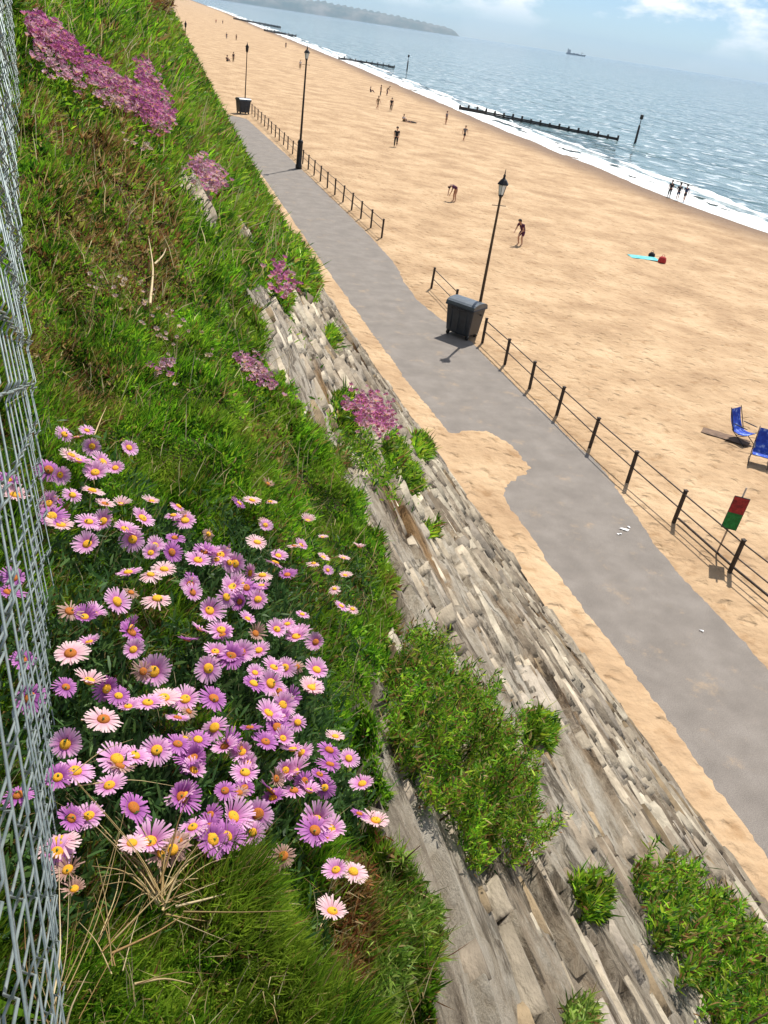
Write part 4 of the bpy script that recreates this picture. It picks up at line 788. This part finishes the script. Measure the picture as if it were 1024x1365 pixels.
# joints for a 1.75 m figure, facing -Y; pairs are (left, right)
pose('stand', (0, 0, .95), (0, .02, 1.25), (0, .01, 1.47), (0, -.02, 1.63), ((-.19, 0, 1.41), (.19, 0, 1.41)), ((-.25, .02, 1.12), (.25, .02, 1.12)), ((-.25, -.06, .87), (.25, -.06, .87)), ((-.11, -.02, .50), (.11, -.02, .50)), ((-.12, .02, .08), (.12, .02, .08)))
pose('walk', (0, 0, .93), (0, -.02, 1.23), (0, -.03, 1.45), (0, -.06, 1.61), ((-.19, -.03, 1.39), (.19, -.03, 1.39)), ((-.24, .12, 1.13), (.24, -.14, 1.13)), ((-.23, .14, .88), (.22, -.32, .95)), ((-.10, -.17, .52), (.10, .06, .50)), ((-.10, -.20, .09), (.10, .36, .16)))
pose('bend', (0, .12, .92), (0, -.14, 1.08), (0, -.38, 1.12), (0, -.52, 1.06), ((-.19, -.32, 1.08), (.19, -.32, 1.08)), ((-.2, -.38, .80), (.2, -.40, .80)), ((-.12, -.45, .55), (.12, -.45, .55)), ((-.11, .05, .50), (.11, .03, .50)), ((-.12, .1, .08), (.12, .1, .08)))
pose('stoop', (0, .10, .88), (0, -.06, 1.14), (0, -.24, 1.30), (0, -.36, 1.40), ((-.19, -.18, 1.25), (.19, -.18, 1.25)), ((-.24, -.26, .98), (.24, -.2, .96)), ((-.16, -.45, .84), (.18, -.34, .75)), ((-.11, -.08, .49), (.11, -.02, .49)), ((-.12, .06, .08), (.12, .1, .08)))
pose('sit', (0, 0, .12), (0, .08, .40), (0, .06, .62), (0, .02, .79), ((-.19, .06, .56), (.19, .06, .56)), ((-.25, -.02, .32), (.25, -.02, .32)), ((-.18, -.28, .36), (.18, -.28, .36)), ((-.12, -.38, .46), (.12, -.40, .42)), ((-.12, -.66, .08), (.12, -.68, .08)))
pose('lie', (0, 0, .12), (0, .30, .13), (0, .52, .15), (0, .70, .16), ((-.19, .46, .12), (.19, .46, .12)), ((-.32, .24, .09), (.32, .24, .09)), ((-.28, -.02, .08), (.28, -.02, .08)), ((-.11, -.44, .11), (.11, -.44, .13)), ((-.13, -.86, .07), (.13, -.86, .07)))
def body_meshes(p):
    J = {k: v for k, v in POSE[p].items()}; V = [J['hip'], J['chest'], J['neck'], J['head']]; Rd = [(.16, .115), (.165, .11), (.058, .058), (.088, .105)]; E = [(0, 1), (1, 2), (2, 3)]
    hd = Vector(J['head'])-Vector(J['neck']); V.append(tuple(Vector(J['head'])+hd*.55)); Rd.append(.07); E.append((3, 4))
    fw = Vector((0, -1, .0)) if p != 'lie' else Vector((0, -.15, 1)); V.append(tuple(Vector(J['head'])+fw*.10-hd*.10)); Rd.append(.018); E.append((3, 5))   # nose
    for s_ in (0, 1):
        sg = -1 if s_ == 0 else 1; o = len(V); el, wr = Vector(J['el'][s_]), Vector(J['wr'][s_]); d = (wr-el).normalized()
        V += [J['sh'][s_], tuple(el), tuple(wr), tuple(wr+d*.09), tuple(wr+d*.18), tuple(wr+d*.06+Vector((-sg*.05, -.01, 0)))]; Rd += [.062, .045, .03, (.042, .022), (.03, .012), .012]
        E += [(1, o), (o, o+1), (o+1, o+2), (o+2, o+3), (o+3, o+4), (o+2, o+5)]
        o = len(V); kn, an = Vector(J['kn'][s_]), Vector(J['an'][s_]); hj = Vector(J['hip'])+Vector((sg*.10, 0, -.06 if p not in ('sit', 'lie') else 0)); ft = Vector((0, -.16, -.04)) if p != 'lie' else Vector((sg*.05, -.02, .12))
        V += [tuple(hj), tuple(kn), tuple(kn.lerp(an, .35)), tuple(an), tuple(an+ft)]; Rd += [.092, .058, .056, .036, (.045, .028)]; E += [(0, o), (o, o+1), (o+1, o+2), (o+2, o+3), (o+3, o+4)]
    body = skin_mesh('body', V, E, Rd)
    # clothing shells over trunk+upper arms and over hips+thighs
    hp, ch, nk = map(Vector, (J['hip'], J['chest'], J['neck'])); V = [tuple(hp.lerp(ch, -.12)), tuple(ch), tuple(ch.lerp(nk, .72))]; Rd = [(.19, .14), (.19, .135), (.10, .09)]; E = [(0, 1), (1, 2)]
    for s_ in (0, 1): o = len(V); sh, el = Vector(J['sh'][s_]), Vector(J['el'][s_]); V += [tuple(sh), tuple(sh.lerp(el, .6))]; Rd += [.082, .068]; E += [(1, o), (o, o+1)]
    top = skin_mesh('top', V, E, Rd)
    V = [tuple(hp.lerp(ch, .25)), tuple(hp)]; Rd = [(.175, .13), (.19, .14)]; E = [(0, 1)]; sh_, lg = [], []
    def legs(f):
        v, e, r = list(V), list(E), list(Rd)
        for s_ in (0, 1):
            sg = -1 if s_ == 0 else 1; hj = hp+Vector((sg*.10, 0, -.06 if p not in ('sit', 'lie') else 0)); kn, an = Vector(J['kn'][s_]), Vector(J['an'][s_]); o = len(v)
            v += [tuple(hj), tuple(hj.lerp(kn, .85))]; r += [.115, .085]; e += [(1, o), (o, o+1)]
            if f: v += [tuple(kn.lerp(an, .9))]; r += [.06]; e += [(o+1, o+2)]
        return v, e, r
    shorts = skin_mesh('shorts', *[legs(False)[i] for i in (0, 1, 2)]); trou = skin_mesh('trousers', *[legs(True)[i] for i in (0, 1, 2)])
    h = Vector(J['head']); hd.normalize(); back = (-fw+hd*.9).normalized(); mbh = MB(); V = []; Fs = []      # hair cap
    c = h+hd*.03+back*.02; q = back.to_track_quat('Z', 'Y').to_matrix(); n = 10
    for i in range(6):
        a = 1.75*(1-i/5.2)
        for k in range(n): V.append(tuple(c+q @ Vector((.118*math.sin(a)*math.cos(6.283*k/n), .118*math.sin(a)*math.sin(6.283*k/n), .122*math.cos(a)))))
    for i in range(5):
        for k in range(n): j = (k+1) % n; Fs.append((i*n+k, i*n+j, i*n+n+j, i*n+n+k))
    Fs.append(tuple(range(5*n, 6*n))); mbh.add(V, Fs, True)
    return dict(body=body, top=top, shorts=shorts, trousers=trou, hair=mbh.mesh('hair'))
BM = {p: body_meshes(p) for p in POSE}
def person(px, py, p, rz, label, top='black', bot='black', legs='trousers', hair='dark', sc=1., z=None, xy=None):
    if xy is None:
        zz = -.6
        for _ in range(6): g = at_z(px, py, zz); zz = float(sand_z(g[:1], g[1:2])[0])
        xy = g[:2]; z = zz
    root = empty('person', (xy[0], xy[1], z-.01), math.radians(rz), label=label, cat='person', group='people on the beach'); root.scale = (sc,)*3
    for part, mt in (('body', SK), ('top', CLM.get(top)), (legs, CLM.get(bot)), ('hair', HAIR[hair])):
        if mt is None: continue
        me = BM[p][part].copy(); me.materials.clear(); me.materials.append(mt); link(part, me, None, root)
    return root
person(527, 196, 'walk', -20, 'person in black walking alone in the middle of the sand', 'black', 'black', sc=1.08)
person(604, 269, 'bend', -75, 'person in dark top bent low over the sand left of the lantern', 'plum', None, hair='dark')
person(692, 327, 'stoop', -65, 'person in dark top stooping right of the lamp post', 'plum', 'plum', 'shorts')
person(891, 263, 'stand', 170, 'person in black standing leftmost of the trio at the waterline', 'black', 'black', sc=.96)
person(902, 267, 'walk', 150, 'person in dark clothes in the middle of the trio at the waterline', 'black', 'navy', 'shorts', sc=.96)
person(911, 269, 'walk', 160, 'person in dark clothes rightmost of the trio at the waterline', 'navy', 'black', 'shorts', sc=.96)
person(594, 166, 'stand', 40, 'person in grey standing near the landward end of the dark groyne', 'grey', 'khaki', 'shorts', 'brown')
person(618, 188, 'walk', 10, 'person with fair hair in dark top walking below the groyne', 'grey', 'black', 'shorts', 'fair')
person(503, 146, 'walk', 30, 'person in brown shorts lowest left of the distant beach group', 'khaki', 'khaki', 'shorts', 'brown')
person(521, 148, 'stand', 0, 'person in black lowest right of the distant beach group', 'black', 'black')
person(507, 128, 'stand', 60, 'person in black standing upper left in the distant beach group', 'black', 'black')
person(516, 127, 'stoop', 80, 'person in brown leaning upper right in the distant beach group', 'khaki', 'plum', 'trousers')
person(494, 123, 'sit', 90, 'person in dark clothes seated left of the distant beach group', 'black', 'navy')
person(547, 164, 'lie', 80, 'person in black lying flat right of the distant beach group', 'black', 'black')
person(538, 162, 'sit', 20, 'person in pale top sitting beside the one lying flat', 'white', 'khaki', hair='fair')
person(381, 64, 'stand', 0, 'tiny dark person at the water left of the tallest lamp top', 'black', 'black')
person(400, 92, 'stand', 0, 'tiny pale person just left of the tallest lamp post', 'white', 'khaki', hair='fair')
person(311, 83, 'stand', 30, 'tiny standing person in dark clothes left of the slim far lamp', 'black', 'khaki')
person(303, 82, 'sit', 30, 'tiny dark seated person left of the slim far lamp', 'black', 'black', sc=1.2)
person(302, 52, 'stand', 0, 'tiny person in grey far up the beach', 'grey', 'grey')
person(315, 54, 'stand', 0, 'tiny person in pale brown far up the beach', 'khaki', 'khaki', hair='brown')
person(288, 31, 'stand', 0, 'tiny reddish person at the far water edge', 'red', 'black')
person(297, 32, 'stand', 0, 'tiny dark person at the far water edge beside the reddish one', 'black', 'black')

# ------------------------------------------------------------------ BEACH GEAR
def ground(px, py):
    zz = -.5
    for _ in range(6): g = at_z(px, py, zz); zz = float(sand_z(g[:1], g[1:2])[0])
    return g[0], g[1], zz
def cloth_sheet(L, Wd, seed, nx=14, ny=8):
    xs, yy = np.meshgrid(np.linspace(-L/2, L/2, nx), np.linspace(-Wd/2, Wd/2, ny), indexing='ij'); z = .035+.02*perlin(xs*3+seed, yy*4+seed); i = np.arange(nx*ny).reshape(nx, ny)
    V = np.stack([xs+.03*perlin(yy*3, xs+seed), yy+.04*perlin(xs*2+seed, yy), z], -1).reshape(-1, 3); V2 = V.copy(); V2[:, 2] -= .012; n = len(V)
    q = np.stack([i[:-1, :-1], i[1:, :-1], i[1:, 1:], i[:-1, 1:]], -1).reshape(-1, 4)
    return npmesh('towel', np.concatenate([V, V2]), [q, q[:, ::-1]+n], True)
g = ground(858, 344); o = link('beach_towel', cloth_sheet(1.9, .95, 1), noisy('towel_turquoise', [(.05, .42, .47), (.25, .6, .6)], scale=3, rough=.95), label='turquoise beach towel spread on the open sand', cat='towel'); o.location = g; o.rotation_euler = (0, 0, math.radians(-12))
g = ground(868, 343); mb = MB(); mb.lathe([(.16, 0), (.22, .06), (.2, .2), (.1, .28), (.05, .3)], n=10); o = mb.build('beach_bag', CLM['black'], label='black beach bag at the right end of the turquoise towel', cat='bag'); o.location = (g[0], g[1], g[2]+.03); mb = MB(); mb.tube([(-.1, 0, .26), (-.06, 0, .4), (.06, 0, .4), (.1, 0, .26)], .012, 6); mb.build('handle', CLM['black'], o)
g = ground(882, 350); mb = MB(); mb.lathe([(.24, 0), (.26, .07), (.22, .3), (.13, .36), (.04, .36)], n=10); o = mb.build('beach_bag', CLM['red'], label='dark red beach bag right of the turquoise towel', cat='bag'); o.location = g; mb = MB(); mb.tube([(-.12, 0, .33), (-.07, 0, .48), (.07, 0, .48), (.12, 0, .33)], .014, 6); mb.build('handle', CLM['red'], o)
BLUE = noisy('chair_blue', [(.02, .045, .34), (.03, .09, .5), (.45, .58, .75)], scale=6, rough=.8, pos=(.35, .68)); NAVY = noisy('windbreak_navy', [(.008, .02, .06), (.014, .035, .10)], scale=4, rough=.85)
FRM = pmat('chair_frame', (.03, .03, .035), .4, .5)
def beach_chair(px, py, rz, label):
    x, y, z = ground(px, py); root = empty('beach_chair', (x, y, z), math.radians(rz), label=label, cat='chair', group='folding chairs on the beach')
    mb = MB(); V = []; n = 7
    for i in range(n):                                   # slightly slung seat
        k = i/(n-1); yy = -.28+.5*k; zz = .36-.05*math.sin(math.pi*k)-.02*k; V += [(-.26, yy, zz), (.26, yy, zz), (-.26, yy, zz-.02), (.26, yy, zz-.02)]
    mb.add(V, [f for i in range(n-1) for f in ((4*i, 4*i+1, 4*i+5, 4*i+4), (4*i+3, 4*i+2, 4*i+6, 4*i+7))], True); mb.build('seat', BLUE, root)
    mb = MB(); V = []
    for i in range(n):
        k = i/(n-1); yy = .20+.30*k+.04*math.sin(math.pi*k); zz = .34+.62*k; V += [(-.26, yy, zz), (.26, yy, zz), (-.26, yy+.02, zz-.01), (.26, yy+.02, zz-.01)]
    mb.add(V, [f for i in range(n-1) for f in ((4*i, 4*i+1, 4*i+5, 4*i+4), (4*i+3, 4*i+2, 4*i+6, 4*i+7))], True); mb.build('backrest', BLUE, root)
    for s_ in (-.28, .28):
        for pts in ([(s_, -.34, 0), (s_, .24, .36)], [(s_, .34, 0), (s_, -.30, .37)], [(s_, .16, .30), (s_, .52, 1.0)]):
            mb = MB(); mb.tube(pts, .013, 6); mb.build('frame_tube', FRM, root)
        mb = MB(); mb.box((s_, .0, .56), (.05, .5, .025), bev=.008); mb.build('armrest', FRM, root)
beach_chair(986, 588, 20, 'blue and white folding chair standing upright on the sand')
beach_chair(1010, 618, -40, 'blue folding chair beside the navy windbreak at the right edge')
x, y, z = ground(1030, 622); wb = empty('windbreak', (x, y, z), math.radians(-25), label='navy windbreak cut by the right edge of the picture', cat='windbreak')
for k in range(4):
    mb = MB(); mb.tube([(k*.8, .12*(k % 2), -.1), (k*.8, .12*(k % 2), 1.0)], .017, 6); mb.build('pole', M['pole'], wb)
    if k < 3: mb = MB(); a, b = .12*(k % 2), .12*((k+1) % 2); mb.add([(k*.8, a-.02, .08), (k*.8+.8, b-.02, .08), (k*.8+.8, b-.02, .9), (k*.8+.4, (a+b)/2-.06, .86), (k*.8, a-.02, .9), (k*.8, a-.03, .08), (k*.8+.8, b-.03, .08), (k*.8+.8, b-.03, .9), (k*.8+.4, (a+b)/2-.07, .86), (k*.8, a-.03, .9)], [(0, 1, 2, 3, 4), (9, 8, 7, 6, 5)]); mb.build('panel', NAVY, wb)
x, y, z = ground(967, 583); o = link('beach_mat', cloth_sheet(1.5, .5, 5), noisy('mat_brown', [(.10, .055, .03), (.2, .12, .07)], scale=5), label='narrow brown mat lying left of the upright blue chair', cat='mat'); o.location = (x, y, z); o.rotation_euler = (0, 0, math.radians(-45))

# ------------------------------------------------------------------ GROYNES, MARKERS, SHIP
def groyne(label, x0, y0, x1, y1, h0, h1, gap=1.7):
    root = empty('groyne', (x0, y0, SEA), math.atan2(y1-y0, x1-x0), label=label, cat='groyne'); Ln = math.hypot(x1-x0, y1-y0); n = int(Ln/gap)
    for k in range(n+1):
        u = k/n; hh = h0+(h1-h0)*u; mb = MB(); e = .14*(k % 2)+abs(rng.normal(0, .12)); mb.box((u*Ln, .02, (hh+e)/2-1), (.28, .3, hh+e+2), bev=.03); mb.build('post', M['timber'], root)
    for r_ in range(3):
        for k in range(0, n, 3):
            a, b = k*Ln/n, min(k+3, n)*Ln/n; u = (a+b)/2/Ln; hh = h0+(h1-h0)*u; mb = MB(); mb.box(((a+b)/2, -.19, hh*(1-.36*r_)-.28+rng.normal(0, .02)), (b-a-.03, .1, hh*.33), bev=.02); mb.build('plank', M['timber'], root)
def marker(label, x, y, h):
    root = empty('marker_post', (x, y, SEA), label=label, cat='post'); mb = MB(); mb.tube([(0, 0, -2), (0, 0, h*.62)], [.22, .18], 10); mb.build('pile', M['timber'], root)
    mb = MB(); mb.tube([(0, 0, h*.6), (0, 0, h*.85)], .06, 8); mb.build('staff', M['timber'], root); mb = MB(); mb.lathe([(.05, h*.82), (.28, h*.84), (.28, h*.98), (.05, h)], n=10); mb.build('topmark', M['timber'], root)
groyne('nearest long dark timber groyne running out into the surf', 60.4, 155, 80.5, 132.8, .8, .6)
marker('dark marker post standing in the sea off the nearest groyne', 84.0, 132.9, 4.3)
groyne('second shorter groyne beyond the seated beach group', 70, 291, 86.5, 284, .8, .7)
marker('thin marker post off the second groyne', 89.2, 279, 4.4)
groyne('third groyne as a thin dark line far up the beach', 79, 500, 91, 474, 1.2, 1.0, 3)
groyne('farthest groyne as a thin dark line near the top of the beach', 88, 700, 112, 640, 1.3, 1.1, 4)
D = 6500.; a = math.radians(27.6); sh = empty('cargo_ship', (D*math.sin(a), D*math.cos(a), SEA), math.radians(-27.6), label='dark cargo ship far out on the horizon', cat='ship')
HULL = pmat('ship_hull', (.05, .05, .06), .6); SUP = pmat('ship_superstructure', (.25, .25, .26), .6)
mb = MB(); L = 130
mb.add([(-62, -9, -2), (52, -9, -2), (62, 0, -2), (52, 9, -2), (-62, 9, -2), (-64, -10, 8), (54, -10, 8), (70, 0, 11), (54, 10, 8), (-64, 10, 8)], [(4, 3, 2, 1, 0), (5, 6, 7, 8, 9), (0, 1, 6, 5), (1, 2, 7, 6), (2, 3, 8, 7), (3, 4, 9, 8), (4, 0, 5, 9)]); mb.build('hull', HULL, sh)
mb = MB(); mb.box((-46, 0, 15), (22, 18, 15)); mb.box((-44, 0, 25), (14, 20, 6)); mb.build('bridge', SUP, sh)
mb = MB(); mb.tube([(-55, 0, 22), (-55, 0, 33)], 2.4, 10); mb.build('funnel', HULL, sh)
mb = MB(); mb.tube([(40, 0, 8), (40, 0, 24)], 1.2, 8); mb.tube([(40, 0, 20), (52, 0, 14)], .8, 6); mb.build('crane', HULL, sh)
for k in (-12, 12): mb = MB(); mb.box((k, 0, 9.6), (18, 14, 3.4), bev=.4); mb.build('hatch', HULL, sh)

# ------------------------------------------------------------------ sea air
hz = MB(); hz.box((6500, 6500, 140), (19400, 19400, 300)); ho = hz.build('haze', None, kind='stuff', label='thin pale sea haze filling the bay', cat='haze')
hm = bpy.data.materials.new('haze'); hm.use_nodes = True; t = hm.node_tree; t.nodes.clear(); o = N(t, 'ShaderNodeOutputMaterial'); v = N(t, 'ShaderNodeVolumePrincipled')
v.inputs['Color'].default_value = (.55, .77, 1., 1); v.inputs['Density'].default_value = 5.5e-5; v.inputs['Anisotropy'].default_value = .1; t.links.new(v.outputs[0], o.inputs['Volume']); ho.data.materials.append(hm)
